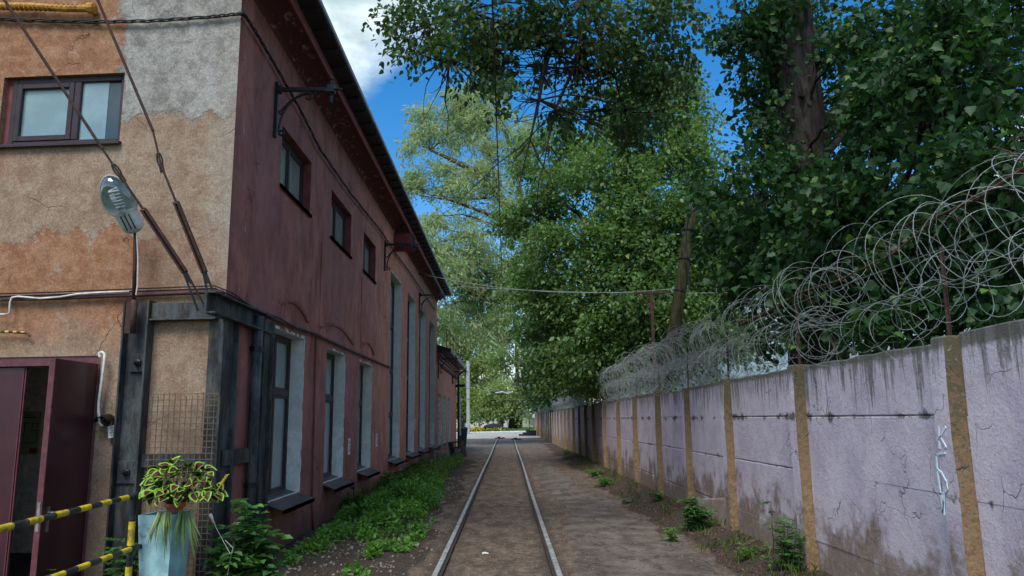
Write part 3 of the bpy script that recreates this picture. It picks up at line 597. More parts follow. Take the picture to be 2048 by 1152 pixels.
# doorway: frame, two leaves, interior
a0, a1, z0, z1 = HD; dfr = MB()
dfr.fbox(F, a0, a0 + .05, -.1, z1 - .06, -.14, -.02); dfr.fbox(F, a0, a1, z1 - .11, z1, -.14, -.015)
mk('door_frame', dfr, M['doore'], bld)
rv = MB(); reveal(rv, F, (a0, a1, -.1, z1), .3); mk('door_reveal', rv, M['redreveal'], bld)
lx = -4.92; hy0 = F(a0 + .05, 0, 0)[1] - .02
dl = MB(); dl.box(lx - .055, lx, hy0 - .86, hy0, .03, z1 - .10); d1 = mk('door', dl, M['door'], bld, bevel=.006); tag(d1, 'maroon steel door leaf standing wide open')
e = MB(); e.box(lx - .058, lx + .003, hy0 - .875, hy0 - .86, .03, z1 - .10); mk('door_edge', e, M['doore'], d1)
hnd = MB(); hy1 = hy0 - .75; hnd.tube([(lx, hy1, 1.0), (lx + .05, hy1, 1.0), (lx + .055, hy1 + .12, 1.0)], .011, 8); hnd.box(lx, lx + .008, hy1 - .02, hy1 + .02, .80, 1.06); hnd.tube([(lx - .055, hy1, 1.0), (lx - .11, hy1, 1.0), (lx - .11, hy1 + .10, 1.0)], .011, 8)
mk('handle', hnd, M['chrome'], d1, smooth=False)
lk = MB(); lk.box(lx - .042, lx - .012, hy0 - .882, hy0 - .874, .82, 1.12); mk('lock_plate', lk, M['chrome'], d1)
ul = fp(40, 900, -.08)[0] + .03
cl = MB(); cl.fbox(F, ul, a1 - .03, .03, z1 - .12, -.10, -.05); d2 = mk('door', cl, M['door'], bld, bevel=.006); tag(d2, 'closed maroon steel door leaf')
e = MB(); e.fbox(F, ul - .012, ul, .03, z1 - .12, -.105, -.045); e.fbox(F, ul - .03, ul - .015, .03, z1 - .12, -.09, -.06); mk('door_edge', e, M['doore'], d2)
rm = MB()   # entrance hall behind the doorway
A, B = a0 - .25, a1 + 2.2
for q in ([F(A, -.05, -.3), F(B, -.05, -.3), F(B, -.05, -2.2), F(A, -.05, -2.2)], [F(A, -.05, -2.2), F(B, -.05, -2.2), F(B, 3.0, -2.2), F(A, 3.0, -2.2)], [F(A, -.05, -.3), F(A, 3.0, -.3), F(A, 3.0, -2.2), F(A, -.05, -2.2)], [F(B, -.05, -.3), F(B, 3.0, -.3), F(B, 3.0, -2.2), F(B, -.05, -2.2)], [F(A, 3.0, -.3), F(B, 3.0, -.3), F(B, 3.0, -2.2), F(A, 3.0, -2.2)]): rm.poly(q)
mk('entrance_hall', rm, M['plaster'], bld)
# poster (a floor plan) on the hall's back wall
po = -2.18; u_, z_ = fp(52, 866, po); ps = MB(); ps.fbox(F, u_ - .22, u_ + .24, z_ - .32, z_ + .32, po, po + .008)
pst = tag(mk('evacuation_plan', ps, M['posterg'], loc=F(u_, z_, po)), 'pale green floor plan poster on the wall inside the dark doorway', 'poster')
ln = MB()
for (q0, q1, w0, w1) in ((-.18, .18, .14, .15), (-.18, .18, -.15, -.14), (-.18, -.17, -.15, .15), (.17, .18, -.15, .15), (.02, .03, -.15, .15), (-.18, -.05, .03, .04), (.03, .1, -.02, -.01), (-.1, -.09, .04, .15), (-.14, .16, .22, .235), (-.1, .12, .26, .27)): ln.fbox(F, u_ + q0, u_ + q1, z_ + w0, z_ + w1, po + .008, po + .011)
mk('plan_lines', ln, M['ink'], pst)
ln = MB(); ln.fbox(F, u_ - .2, u_ - .08, z_ - .29, z_ - .22, po + .008, po + .011); mk('red_block', ln, M['redink'], pst)
# rolled grey rug on the hall floor
rg = MB(); u_, z_ = fp(30, 1140, -1.2)
for k in range(5): rg.tube([F(u_ + .4 - k * .02, .02 + .03 * k, -1.0 - k * .09), F(u_ + .1, .05 + .03 * k, -1.1 - k * .07), F(u_ - .35, .02 + .03 * k, -1.05 - k * .06)], .05, 8)
tag(mk('crumpled_rug', rg, M['rubber'], smooth=True, loc=F(u_, 0, -1.2)), 'dark crumpled striped rug on the floor inside the doorway', 'rug')
# interior darkness closers, far wall and back of the building
cs = MB(); cs.poly([S(YB, -.3), S(YB, ZE + .4), (-14, YB, 10.4), (-14, YB, -.3)]); mk('end_wall', cs, M['side'], bld)
bk = MB(); bk.poly([(-13.4, 9.7, -.3), (-13.4, YB, -.3), (-13.4, YB, 10), (-13.4, 9.7, 10)]); mk('rear_wall', bk, M['side'], bld)
# soffit, eaves board, roof
sf = MB(); ys = np.linspace(8.55, YB, 40)
for y0, y1 in zip(ys, ys[1:]):
    pr_ = [(-3.4, 7.60), (-3.36, 7.70), (-3.24, 7.78), (-3.03, 7.82)]
    for p, q in zip(pr_, pr_[1:]): sf.poly([(p[0], y0, p[1]), (q[0], y0, q[1]), (q[0], y1, q[1]), (p[0], y1, p[1])])
mk('soffit', sf, M['cove'], bld, smooth=True)
eb = MB(); eb.box(-3.03, -2.98, 8.5, YB - .02, 7.74, 7.93); eb.box(-2.98, -2.955, 8.5, YB - .02, 7.70, 7.80); mk('eaves_board', eb, M['board'], bld, bevel=.008)
rf = MB(); rf.hexa([(-2.70, 8.3, 8.02), (-2.70, YB + .25, 8.02), (-8.6, YB + .25, 11.6), (-8.6, 8.3, 11.6), (-2.70, 8.3, 8.06), (-2.70, YB + .25, 8.06), (-8.6, YB + .25, 11.64), (-8.6, 8.3, 11.64)])
roof = mk('roof', rf, M['rooff'], bld)
de = MB(); de.box(-2.70, -2.685, 8.3, YB + .25, 8.005, 8.075); mk('drip_edge', de, M['trimm'], roof)
b = MB(); b.hexa([(-3.0, 8.35, 7.96), (-2.72, 8.35, 7.99), (-2.72, YB + .2, 7.99), (-3.0, YB + .2, 7.96), (-3.0, 8.35, 7.98), (-2.72, 8.35, 8.01), (-2.72, YB + .2, 8.01), (-3.0, YB + .2, 7.98)]); mk('eaves_lining', b, M['rooff'], roof)
for k in range(44):
    y = 9.0 + k * .63; b = MB(); b.hexa([(-2.97, y, 7.93), (-2.74, y, 7.955), (-2.74, y + .1, 7.955), (-2.97, y + .1, 7.93), (-2.97, y, 7.97), (-2.74, y, 7.995), (-2.74, y + .1, 7.995), (-2.97, y + .1, 7.97)]); mk('rafter_end', b, M['rooff'], roof)
# ridge of broken lump near the cornice
tag(bld, kind=None)

# ================================================================== ANNEX
ann = thing('red_annex', (-3.4, 44, 0), 'lower red annex with barred narrow windows beyond the tall workshop', 'building')
def hy_of(px): return float(hx(px, 850, -3.4)[1])
AW = [(hy_of(874.5), hy_of(881)), (hy_of(886), hy_of(891)), (hy_of(895), hy_of(900))]
HA = [(a, b, .72, 3.2) for a, b in AW]; YA0, YA1 = YB + .05, 50.3
Sa = lambda y, z, o=0.0: np.array([-3.38 + o, y, z])
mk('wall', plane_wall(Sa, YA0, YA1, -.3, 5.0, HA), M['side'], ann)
b = MB(); b.poly([Sa(YA1, -.3), Sa(YA1, 5.6), (-12, YA1, 5.6), (-12, YA1, -.3)]); mk('end_wall', b, M['side'], ann)
for h in HA:
    rv = MB(); reveal(rv, Sa, h, .12); wi = mk('window', rv, M['reveal'], ann)
    g = MB(); g.fbox(Sa, h[0], h[1], h[2], h[3], -.15, -.11); mk('pane', g, M['rubber'], wi)
    g = MB()
    for k in range(1, 9): g.fbox(Sa, h[0], h[1], h[2] + k * .28 - .025, h[2] + k * .28 + .025, -.11, -.07)
    [g.fbox(Sa, q - .06, q + .06, h[2], h[3], -.11, -.06) for q in (h[0] + .07, (h[0] + h[1]) / 2, h[1] - .07)]; mk('window_bars', g, M['white'], wi)
    s = MB(); s.fbox(Sa, h[0] - .05, h[1] + .05, h[2] - .09, h[2] - .02, -.2, .16); mk('sill', s, M['sill'], wi)
cn = MB()
for (z0, z1, o) in ((4.7, 4.85, .08), (4.85, 4.98, .15), (4.98, 5.15, .22)): cn.fbox(Sa, YA0 - .03 + .001 * o, YA1 + .1, z0, z1, 0, o)
for k in range(24): cn.fbox(Sa, YA0 + .3 + k * .57, YA0 + .5 + k * .57, 4.55, 4.7, 0, .07)
mk('cornice', cn, M['board'], ann, bevel=.01)
r = MB(); r.hexa([(-3.5, YA0, 5.15), (-2.72, YA0, 5.25), (-2.72, YA1 + .3, 5.25), (-3.5, YA1 + .3, 5.15), (-3.5, YA0, 5.6), (-2.72, YA0, 5.34), (-2.72, YA1 + .3, 5.34), (-3.5, YA1 + .3, 5.6)]); rr = mk('roof', r, M['rooff'], ann)
r = MB(); r.box(-2.74, -2.70, YA0, YA1 + .3, 5.16, 5.40); r.box(-10, -3.5, YA0, YA1 + .3, 5.5, 5.6); mk('gutter', r, M['grey'], rr)
r = MB()
for k in range(7):
    y = YA0 + .3 + k * 2.2; r.tube([(-2.95, y, 5.35), (-2.95, y, 6.35)], .02, 5)
r.tube([(-2.95, YA0 + .3, 6.35), (-2.95, YA0 + 13.5, 6.35)], .02, 5); r.tube([(-2.95, YA0 + .3, 5.85), (-2.95, YA0 + 13.5, 5.85)], .015, 5); mk('roof_railing', r, M['rust'], ann)
g = MB(); gy = float(hx(875.5, 740, -3.38)[1])
for k in range(14): g.fbox(Sa, gy, gy + .55, 3.95 + k * .065, 3.99 + k * .065, 0, .05)
mk('vent_grille', g, M['iron'], ann)
r = MB(); r.tube([(-3.2, YA1 - .6, 4.8), (-3.2, YA1 - .6, 0)], .07, 8); r.tube([(-3.2, YA1 - .6, 4.8), (-2.8, YA1 - .6, 5.15)], .06, 8); mk('downpipe', r, M['iron'], ann)
r = MB(); r.box(-3.36, -2.75, 49.2, 49.9, 4.02, 4.2); mk('lamp_box', r, M['iron'], ann)

# ================================================================== STEEL BRACING FRAME AT THE CORNER
stf = thing('steel_bracing_frame', F(1.0, 0, .1), 'weathered dark steel bracing frame clamped round the corner of the building', 'bracing frame')
def Fcol(u0, u1, z0, z1, d=.13, fl=.022):
    b = MB(); b.fbox(F, u0, u0 + fl, z0, z1, 0, d); b.fbox(F, u1 - fl, u1, z0, z1, 0, d); b.fbox(F, u0 + fl, u1 - fl, z0, z1, .03, .045); return b
ua, za = fp(252, 602, .1); ub, _ = fp(303, 600, .1)
c1 = mk('column', Fcol(ub, ua, -.1, za, .15), M['steel'], stf, bevel=.004)
for (px, py, hw, hh) in ((272, 725, .105, .11), (249, 945, .12, .13)):
    u_, z_ = fp(px, py, .12); q = MB(); q.fbox(F, u_ - hw, u_ + hw, z_ - hh, z_ + hh, .05, .075); pl = mk('clamp_plate', q, M['steel'], c1, bevel=.004)
    q = MB(); q.lathe(F(u_, z_, .075), [(.045, 0), (.045, .025), (.03, .03), (.03, .06), (.016, .062), (.016, .10)], 6, axis=ND); mk('bolt', q, M['iron'], c1)
u1, z1_ = fp(305, 606, .1); u0, z0_ = fp(405, 636, .1)
q = MB(); q.fbox(F, .06, ub - .001, z0_, z1_, .01, .09); q.fbox(F, .06, ub - .001, z0_ - .02, z0_, .01, .13); mk('top_beam', q, M['steel'], stf, bevel=.004)
uc, _ = fp(411, 760, .05); b = MB(); b.fbox(F, -.02, uc, -.1, z0_, .01, .035); b.fbox(F, -.06, -.015, -.1, z0_, .035, .14)
mk('corner_post', b, M['steel'], stf, bevel=.004)
b = MB(); b.fbox(S, 8.95, 9.28, -.1, 3.14, .012, .04); b.fbox(S, 9.24, 9.28, -.1, 3.14, .04, .09); mk('corner_post', b, M['steel'], stf)
b = MB(); b.fbox(S, 8.30, 10.42, 3.15, 3.36, .03, .055); b.fbox(S, 8.30, 10.42, 3.13, 3.15, .03, .15); b.fbox(S, 8.30, 10.42, 3.36, 3.38, .03, .15); mk('top_beam', b, M['steel'], stf)
b = MB(); ui, zi = fp(385, 905, .05); b.fbox(F, -.02, ub, 1.42, 1.57, .045, .075); b.fbox(S, 9.0, 10.2, 1.42, 1.60, .05, .08); mk('tie_band', b, M['steel'], stf)
b = MB(); b.fbox(S, 10.22, 10.46, -.1, 3.30, .01, .10); b.fbox(S, 10.46, 10.50, -.1, 3.30, .01, .15); mk('column', b, M['steel'], stf)
dp = thing('downpipe', (-3.3, 9.95, 0), 'black iron downpipe beside the steel column on the maroon wall', 'pipe')
b = MB(); b.tube([(-3.31, 9.95, 3.32), (-3.31, 9.95, -.05)], .07, 12); mk('pipe', b, M['steel'], dp, smooth=True)
for z in (2.85, 1.1): b = MB(); b.tube([(-3.31, 9.95, z), (-3.31, 9.95, z + .06)], .082, 12); b.box(-3.40, -3.3, 9.98, 10.08, z, z + .05); mk('bracket', b, M['iron'], dp)

# welded wire mesh leaning over the wall
u0, z1_ = fp(430, 787, .16); u1, _ = fp(296, 790, .16); b = MB(); sp = .068
nu = int((u1 - u0) / sp); nz = int((z1_ + .05) / sp)
for k in range(nu + 1): b.bar(F(u0 + k * sp, .0, .16), F(u0 + k * sp, z1_ + .02 * math.sin(k), .16), .008, .008)
for k in range(nz + 1): b.bar(F(u0 - .03, z1_ - k * sp, .166), F(u0 + nu * sp + .03, z1_ - k * sp, .166), .008, .008)
tag(mk('wire_mesh_panel', b, M['meshw'], loc=F((u0 + u1) / 2, 0, .16)), 'rusty square wire mesh leaning on the gable wall behind the planter', 'wire mesh')

# stay rods fixed to the beam end
for (pts, lab, thk) in ((((404, 600), (370, 545), (286, 418), (240, 350), (205, 298), (5, -6)), 'long rusty stay rod on the left, running up from the steel beam past the lamp', 1), (((430, 598), (409, 545), (352, 404), (322, 330), (306, 262), (192, -8)), 'steeper rusty stay rod on the right, running up from the steel beam to the roof', 1)):
    Yd = [8.38, 8.33, 8.2, 8.12, 8.05, 7.75] if pts[0][0] == 404 else [8.45, 8.42, 8.35, 8.3, 8.26, 8.1]
    P = [hy(px, py, y) for (px, py), y in zip(pts, Yd)]
    rt = thing('stay_rod', P[0], lab, 'stay rod', 'stay rods at the building corner')
    b = MB(); b.tube([P[2], P[3]], .014, 8); b.tube([P[3], P[4]], .012, 8); b.tube([P[4], P[5]], .017, 8); mk('rod', b, M['rust'], rt)
    d = (P[2] - P[1]); L = np.linalg.norm(d); d /= L; sx = np.cross(d, [0, 1, 0]); sx /= np.linalg.norm(sx)
    b = MB(); b.bar(P[1] + sx * .022, P[2] + sx * .022, .018, .07, (0, 1, 0)); b.bar(P[1] - sx * .022, P[2] - sx * .022, .018, .07, (0, 1, 0)); b.bar(P[1] + np.array([0, .03, 0]), P[2] + np.array([0, .03, 0]), .05, .012, (0, 1, 0)); mk('turnbuckle', b, M['rust'], rt, bevel=.003)
    b = MB()
    for s in (-1, 1): b.bar(P[1] + sx * .015 * s, P[0] + sx * .045 * s + np.array([0, 0, -.10]), .018, .022, (0, 1, 0))
    b.bar(P[1] - sx * .0, P[1] * .6 + P[0] * .4, .035, .03, (0, 1, 0)); mk('fork', b, M['iron'], rt)
    e = P[3]; d2 = (P[4] - P[3]) / np.linalg.norm(P[4] - P[3]); b = MB(); ring = []
    for k in range(15):
        t_ = 2 * math.pi * k / 14; ring.append(e + d2 * (.09 * math.cos(t_) + .06) + sx * (.028 * math.sin(t_)))
    b.tube(ring, .010, 6); b.bar(e - d2 * .09, e + d2 * .0, .05, .02, (0, 1, 0)); mk('eye_link', b, M['iron'], rt)

# ================================================================== STREET LAMP ON ITS PIPE
lt_u, lt_z = fp(272, 478, .32); lp = thing('street_lamp', F(*fp(266, 665, .2), .2), 'grey street lamp with spiral bulb on a rusty pipe bolted to the gable wall', 'street lamp')
pb = F(*fp(266, 665, .22), .22); pm = F(*fp(268, 600, .22), .22); pt_ = F(*fp(271, 462, .29), .29)
b = MB(); b.tube([pb, pm], .034, 10); b.tube([pm + np.array([0, 0, -.02]), pt_], .022, 10); mk('pole', b, M['rust'], lp, smooth=True)
b = MB(); b.fbox(F, fp(266, 640, .2)[0] - .02, fp(266, 640, .2)[0] + .10, 2.98, 3.36, .16, .2); mk('bracket_plate', b, M['rust'], lp)
b = MB(); b.tube([pt_ + np.array([.03, -.03, -.02]), F(*fp(276, 520, .27), .27), F(*fp(275, 570, .25), .25), F(*fp(272, 590, .25), .25)], .008, 6); mk('cable', b, M['white'], lp)
hb = F(*fp(270, 462, .30), .30); ht = F(*fp(226, 372, .58), .58); ax = ht - hb; L = np.linalg.norm(ax); ax /= L
wx = np.cross(ax, ND); wx /= np.linalg.norm(wx); wn_ = np.cross(wx, ax); 
if wn_[1] > 0: wn_ = -wn_    # underside of the lamp, towards the camera
def LP(t_, s, n): return hb + ax * t_ * L + wx * s + wn_ * n
b = MB(); prf = [(-.03, .05, .03), (.02, .10, .05), (.12, .12, .06), (.40, .125, .065), (.46, .125, .07)]
rings = [[b.vert(LP(t_, s * w_, n * h_)) for s, n in ((-1, -.9), (-.5, -1.3), (.5, -1.3), (1, -.9), (1, .6), (.6, 1), (-.6, 1), (-1, .6))] for t_, w_, h_ in prf]
for p, q in zip(rings, rings[1:]):
    for j in range(8): b.face((p[j], p[(j + 1) % 8], q[(j + 1) % 8], q[j]))
b.face(rings[0]); b.face(rings[-1][::-1]); 
hs_ = mk('lamp_housing', b, M['lampb'], lp, bevel=.004)
b = MB(); 
for k in range(3): b.bar(LP(.06 + .0, -.05 + .05 * k, .066), LP(.38, -.05 + .05 * k, .068), .008, .01)
mk('housing_ribs', b, M['iron'], hs_)
# reflector shell behind, rim, glass bowl and bulb
def bowl(depth, sgn, scale=1.0, n1=18, n2=7):
    b = MB(); rings = []
    for i in range(n2 + 1):
        ph = math.pi / 2 * i / n2; row = []
        for j in range(n1):
            th = 2 * math.pi * j / n1; tt = .78 + .44 * math.cos(th) * scale * math.cos(ph) ** .7; wd_ = .19 * math.sin(th) * scale * math.cos(ph) ** .6 * (1.0 - .22 * math.cos(th))
            row.append(b.vert(LP(tt, wd_, sgn * depth * math.sin(ph) + .02)))
        rings.append(row)
    for p, q in zip(rings, rings[1:]):
        for j in range(n1): b.face((p[j], p[(j + 1) % n1], q[(j + 1) % n1], q[j]))
    b.face(rings[-1]); return b
mk('reflector', bowl(.12, -1), M['lampb'], lp, smooth=True)
gm = MT('clear_plastic_bowl'); gb = gm.node('ShaderNodeBsdfGlossy'); gb.inputs['Roughness'].default_value = .05; gb.inputs[0].default_value = (.9, .97, 1, 1); tb = gm.node('ShaderNodeBsdfTransparent'); tb.inputs[0].default_value = (.80, .88, .90, 1)
lw = gm.node('ShaderNodeLayerWeight'); lw.inputs[0].default_value = .35; mx_ = gm.node('ShaderNodeMixShader'); gm.l.new(gm.ss(lw.outputs['Facing'], 0, 1, .10, .7), mx_.inputs[0]); gm.l.new(tb.outputs[0], mx_.inputs[1]); gm.l.new(gb.outputs[0], mx_.inputs[2]); oo = gm.node('ShaderNodeOutputMaterial'); gm.l.new(mx_.outputs[0], oo.inputs[0])
M['clear'] = gm.mat
mk('bowl', bowl(.13, 1, 1.0), M['clear'], lp, smooth=True)
b = MB(); ring = [LP(.78 + .45 * math.cos(t_), (.195) * math.sin(t_) * (1 - .22 * math.cos(t_)), .02) for t_ in np.linspace(0, 2 * math.pi, 29)]; b.tube(ring, .009, 6); mk('rim', b, M['lampb'], lp, smooth=True)
b = MB(); sp_ = [LP(.55 + .40 * k / 90, (.048) * math.cos(k * .42), .05 + .048 * math.sin(k * .42)) for k in range(91)]; b.tube(sp_, .015, 6); b.tube([LP(.40, 0, .05), LP(.56, 0, .05)], .034, 10); mk('spiral_bulb', b, M['white'], lp, smooth=True)

# ================================================================== CABLES AND PIPES ON THE FACADES
def polyF(pts, o=.05): return [F(*fp(px, py, o), o) for px, py in pts]
def polyS(pts, X=-3.35): return [hx(px, py, X) for px, py in pts]
b = MB(); q = polyF([(-40, 600), (120, 596), (270, 590), (420, 584), (440, 583)], .05); b.tube(q + polyS([(470, 600), (510, 620), (560, 643), (640, 673), (700, 700), (780, 735)], -3.36), .028, 7)
tag(mk('wall_conduit', b, M['conduit'], smooth=True, loc=q[2]), 'brown painted conduit running round the building corner above the steel frame', 'conduit')
b = MB(); q = polyF([(-30, 594), (100, 590), (270, 583), (430, 577)], .06); b.tube(q + polyS([(462, 590), (500, 612), (530, 626), (560, 636), (590, 655), (640, 670)], -3.33), .010, 6); b.tube([p + np.array([0, -.02, .03]) for p in q] + polyS([(466, 586), (490, 604), (515, 622), (548, 634)], -3.31), .009, 6)
tag(mk('thin_cable', b, M['cable'], smooth=True, loc=q[1]), 'thin black cables lying on top of the brown conduit', 'cable')
b = MB(); q = polyF([(-20, 628), (10, 629), (19, 626), (20, 604), (24, 595), (36, 593), (80, 597), (120, 594), (155, 588), (200, 585), (258, 583)], .09); b.tube(q, .012, 7)
tag(mk('white_cable', b, M['white'], smooth=True, loc=q[3]), 'white cable looping along the conduit left of the street lamp', 'cable')
b = MB(); q = polyF([(-30, 37), (60, 41), (190, 44), (300, 42), (420, 34), (476, 28), (484, 27)], .05); q2 = polyS([(492, 33), (520, 78), (549, 128), (600, 218), (640, 298), (700, 385), (762, 462), (790, 505), (822, 548), (850, 590), (874, 625)], -3.34)
for k in range(3):
    ph = k * 2.1; w_ = []
    allp = q + q2
    for i in range(len(allp) - 1):
        for s_ in np.linspace(0, 1, 8, endpoint=False):
            p = allp[i] * (1 - s_) + allp[i + 1] * s_; a_ = (i * 8 + s_ * 8) * .8 + ph; w_.append(p + np.array([.016 * math.cos(a_), -.016 * math.cos(a_), .018 * math.sin(a_)]))
    b.tube(w_, .0095, 5)
tag(mk('twisted_cable', b, M['cable'], smooth=True, loc=q[4]), 'twisted black overhead cable crossing both walls below the eaves', 'cable')
b = MB(); q = polyF([(-60, 12), (60, 12), (130, 17), (182, 17), (192, 15)], .09); b.tube(q, [.045, .045, .045, .05, .02], 10)
for k in range(26):
    p = q[0] * (1 - k / 26) + q[3] * (k / 26); b.tube([p, p + (q[3] - q[0]) / 52 * .5], .050, 8)
b.lathe(q[3], [(.075, -.03), (.075, .05), (.03, .07)], 10, axis=-UD)
tag(mk('gas_pipe', b, M['gas'], loc=q[2]), 'yellow painted gas pipe with a rusty end flange at the top of the gable wall', 'pipe')
b = MB(); q = polyF([(-40, 662), (20, 664), (52, 666), (60, 672)], .07); b.tube(q, .013, 8); bb = mk('pipe', b, M['black'], None, loc=q[1]); tag(bb, 'thin black and yellow striped pipe stub on the wall above the door', 'pipe stub')
b = MB()
for k in range(4): x_ = -5 + k * 16; r_ = polyF([(x_, 663 + k * .6), (x_ + 7, 663 + k * .6)], .07); b.tube(r_, .0145, 8)
mk('yellow_band', b, M['yellow'], bb)
# grey conduit loop, camera hood, electrical plate, note
b = MB(); q = polyF([(202, 716), (199, 712), (199, 706), (204, 704), (209, 707), (209, 720), (204, 760), (198, 800), (197, 820), (199, 845), (205, 852)], .10); b.tube(q, .016, 8)
tag(mk('grey_conduit_loop', b, M['white'], smooth=True, loc=q[0]), 'pale corrugated conduit hanging from the door top to the small hood', 'conduit')
hd = thing('door_light', F(*fp(206, 838, .15), .15), 'small black hooded light on the wall beside the open door', 'wall light')
c_ = F(*fp(206, 836, .1), .1); b = MB(); n = 10; pr_ = []
for k in range(n + 1):
    a_ = math.pi * (.12 + .80 * k / n); pr_.append((math.cos(a_), math.sin(a_)))
for (p, q_) in zip(pr_, pr_[1:]):
    pts = []
    for (c1_, s1_) in (p, q_):
        for o in (.0, .16): pts.append(F(fp(206, 836, .1)[0] - c1_ * .09, fp(206, 836, .1)[1] - .05 + s1_ * .10 - (.03 if o else 0), o))
    b.poly([pts[0], pts[1], pts[3], pts[2]])
h_ = mk('hood', b, M['iron'], hd); md = h_.modifiers.new('thick', 'SOLIDIFY'); md.thickness = .006
b = MB(); u_, z_ = fp(206, 846, .1); b.lathe(F(u_, z_, .02), [(.035, 0), (.035, .06), (.02, .09)], 10, axis=ND); mk('lamp_body', b, M['black'], hd)
u_, z_ = fp(230, 860, .03); b = MB(); b.fbox(F, u_ - .045, u_ + .045, z_ - .16, z_ + .16, 0, .02); tag(mk('electrical_plate', b, M['rust'], loc=F(u_, z_, 0)), 'narrow dark metal plate on the wall behind the white note', 'plate')
u_, z_ = fp(226, 862, .04); nt = MB(); nt.hexa([F(u_ - .07, z_ - .06, .025), F(u_ + .055, z_ - .085, .03), F(u_ + .055, z_ - .085, .033), F(u_ - .07, z_ - .06, .028), F(u_ - .055, z_ + .075, .025), F(u_ + .075, z_ + .055, .03), F(u_ + .075, z_ + .055, .033), F(u_ - .055, z_ + .075, .028)])
note = tag(mk('paper_note', nt, M['paper'], loc=F(u_, z_, .03)), 'small white handwritten note taped beside the door', 'note')
b = MB()
for k in range(6):
    zz = z_ + .045 - k * .02; b.hexa([F(u_ - .045, zz, .034), F(u_ + .045 - .01 * (k % 3), zz - .003, .036), F(u_ + .045 - .01 * (k % 3), zz - .003, .037), F(u_ - .045, zz, .035), F(u_ - .045, zz + .006, .034), F(u_ + .045 - .01 * (k % 3), zz + .003, .036), F(u_ + .045 - .01 * (k % 3), zz + .003, .037), F(u_ - .045, zz + .006, .035)])
mk('writing', b, M['ink'], note)

# ================================================================== ORNAMENTAL BRACKETS
def bracket(yb, zt, lab, n, X=-3.4, s=1.0):
    rt = thing('lamp_bracket', (X, yb, zt - .8), lab, 'wall bracket', 'ornamental iron brackets along the side wall')
    def Q(o, z): return np.array([X + o * s, yb, zt + z * s])
    b = MB(); b.bar(Q(.025, .05), Q(.025, -.82), .05, .05, (1, 0, 0)); mk('wall_plate', b, M['iron'], rt, bevel=.004)
    b = MB(); b.bar(Q(.05, -.07), Q(.75, -.07), .05, .06); b.bar(Q(.05, -.07), Q(.10, -.07), .09, .11); b.bar(Q(.43, -.07), Q(.46, -.07), .06, .09); mk('arm', b, M['iron'], rt, bevel=.004)
    b = MB(); arc = []
    for k in range(15):
        t_ = k / 14; arc.append(Q(.08 + .42 * (1 - math.cos(t_ * math.pi / 2)), -.74 + .60 * math.sin(t_ * math.pi / 2)))
    for k in range(8): a_ = math.pi * 1.35 * k / 7; arc.append(Q(.50 + .045 * math.sin(a_), -.185 + .045 * math.cos(a_)))
    b.tube(arc, .018, 6); crl = [Q(.12 + .038 * math.cos(a_), -.75 + .038 * math.sin(a_)) for a_ in np.linspace(math.pi, math.pi * 2.9, 12)]; b.tube(crl, .016, 6)
    arc = [Q(.09 + .30 * k / 8, -.42 + .24 * math.sin(k / 8 * math.pi / 2)) for k in range(9)]; b.tube(arc, .014, 6); crl = [Q(.10 + .03 * math.cos(a_), -.42 + .03 * math.sin(a_)) for a_ in np.linspace(0, -math.pi * 1.3, 8)]; b.tube(crl, .013, 6)
    mk('scroll', b, M['iron'], rt)
    b = MB(); c = Q(.83, -.07); b.box(c[0] - .055, c[0] + .055, c[1] - .055, c[1] + .055, c[2] - .055, c[2] + .055)
    b.lathe(c, [(.04, .055), (.045, .075), (.025, .09), (.02, .14), (.035, .155), (.035, .175), (.015, .20)], 8); b.lathe(c, [(.03, -.055), (.05, -.08), (.03, -.11), (.035, -.15), (.03, -.21), (.012, -.235)], 8); b.lathe(c, [(.03, .055), (.02, .08), (.028, .10), (.01, .125), (.02, .14), (.006, .17)], 8, axis=(1, 0, 0))
    mk('finial', b, M['iron'], rt)
    return rt
bracket(10.5, 6.86, 'nearest black scrolled iron bracket, above the first upper window', 1)
bracket(20.55, 6.86, 'black scrolled iron bracket under the red outlet box near the eaves', 2)
bracket(28.9, 6.80, 'black scrolled iron bracket between the tall windows near the end of the workshop', 3)
bracket(37.6, 5.0, 'black scrolled iron bracket on the annex just above the vent grille', 4, -3.38)
bracket(46.2, 4.9, 'farthest black scrolled iron bracket at the end of the annex', 5, -3.38)
ob = thing('outlet_box', (-3.4, 22.5, 7.1), 'reddish outlet box sticking out of the wall below the soffit', 'outlet box')
b = MB(); rs = []
for (o, r_) in ((0, .30), (.55, .30)):
    rs.append([b.vert((-3.4 + o, 22.5 + r_ * 1.15 * math.cos(a_), 7.33 + r_ * (math.sin(a_) if math.sin(a_) < 0 else min(.75, 1.3 * math.sin(a_))))) for a_ in np.linspace(0, 2 * math.pi, 16, endpoint=False)])
for j in range(16): b.face((rs[0][j], rs[0][(j + 1) % 16], rs[1][(j + 1) % 16], rs[1][j]))
mk('body', b, M['board'], ob); b = MB(); b.poly([(-3.4 + .53, 22.5 + .3 * math.cos(a_), 7.33 + .24 * math.sin(a_)) for a_ in np.linspace(0, 2 * math.pi, 16, endpoint=False)]); mk('opening', b, M['rubber'], ob)
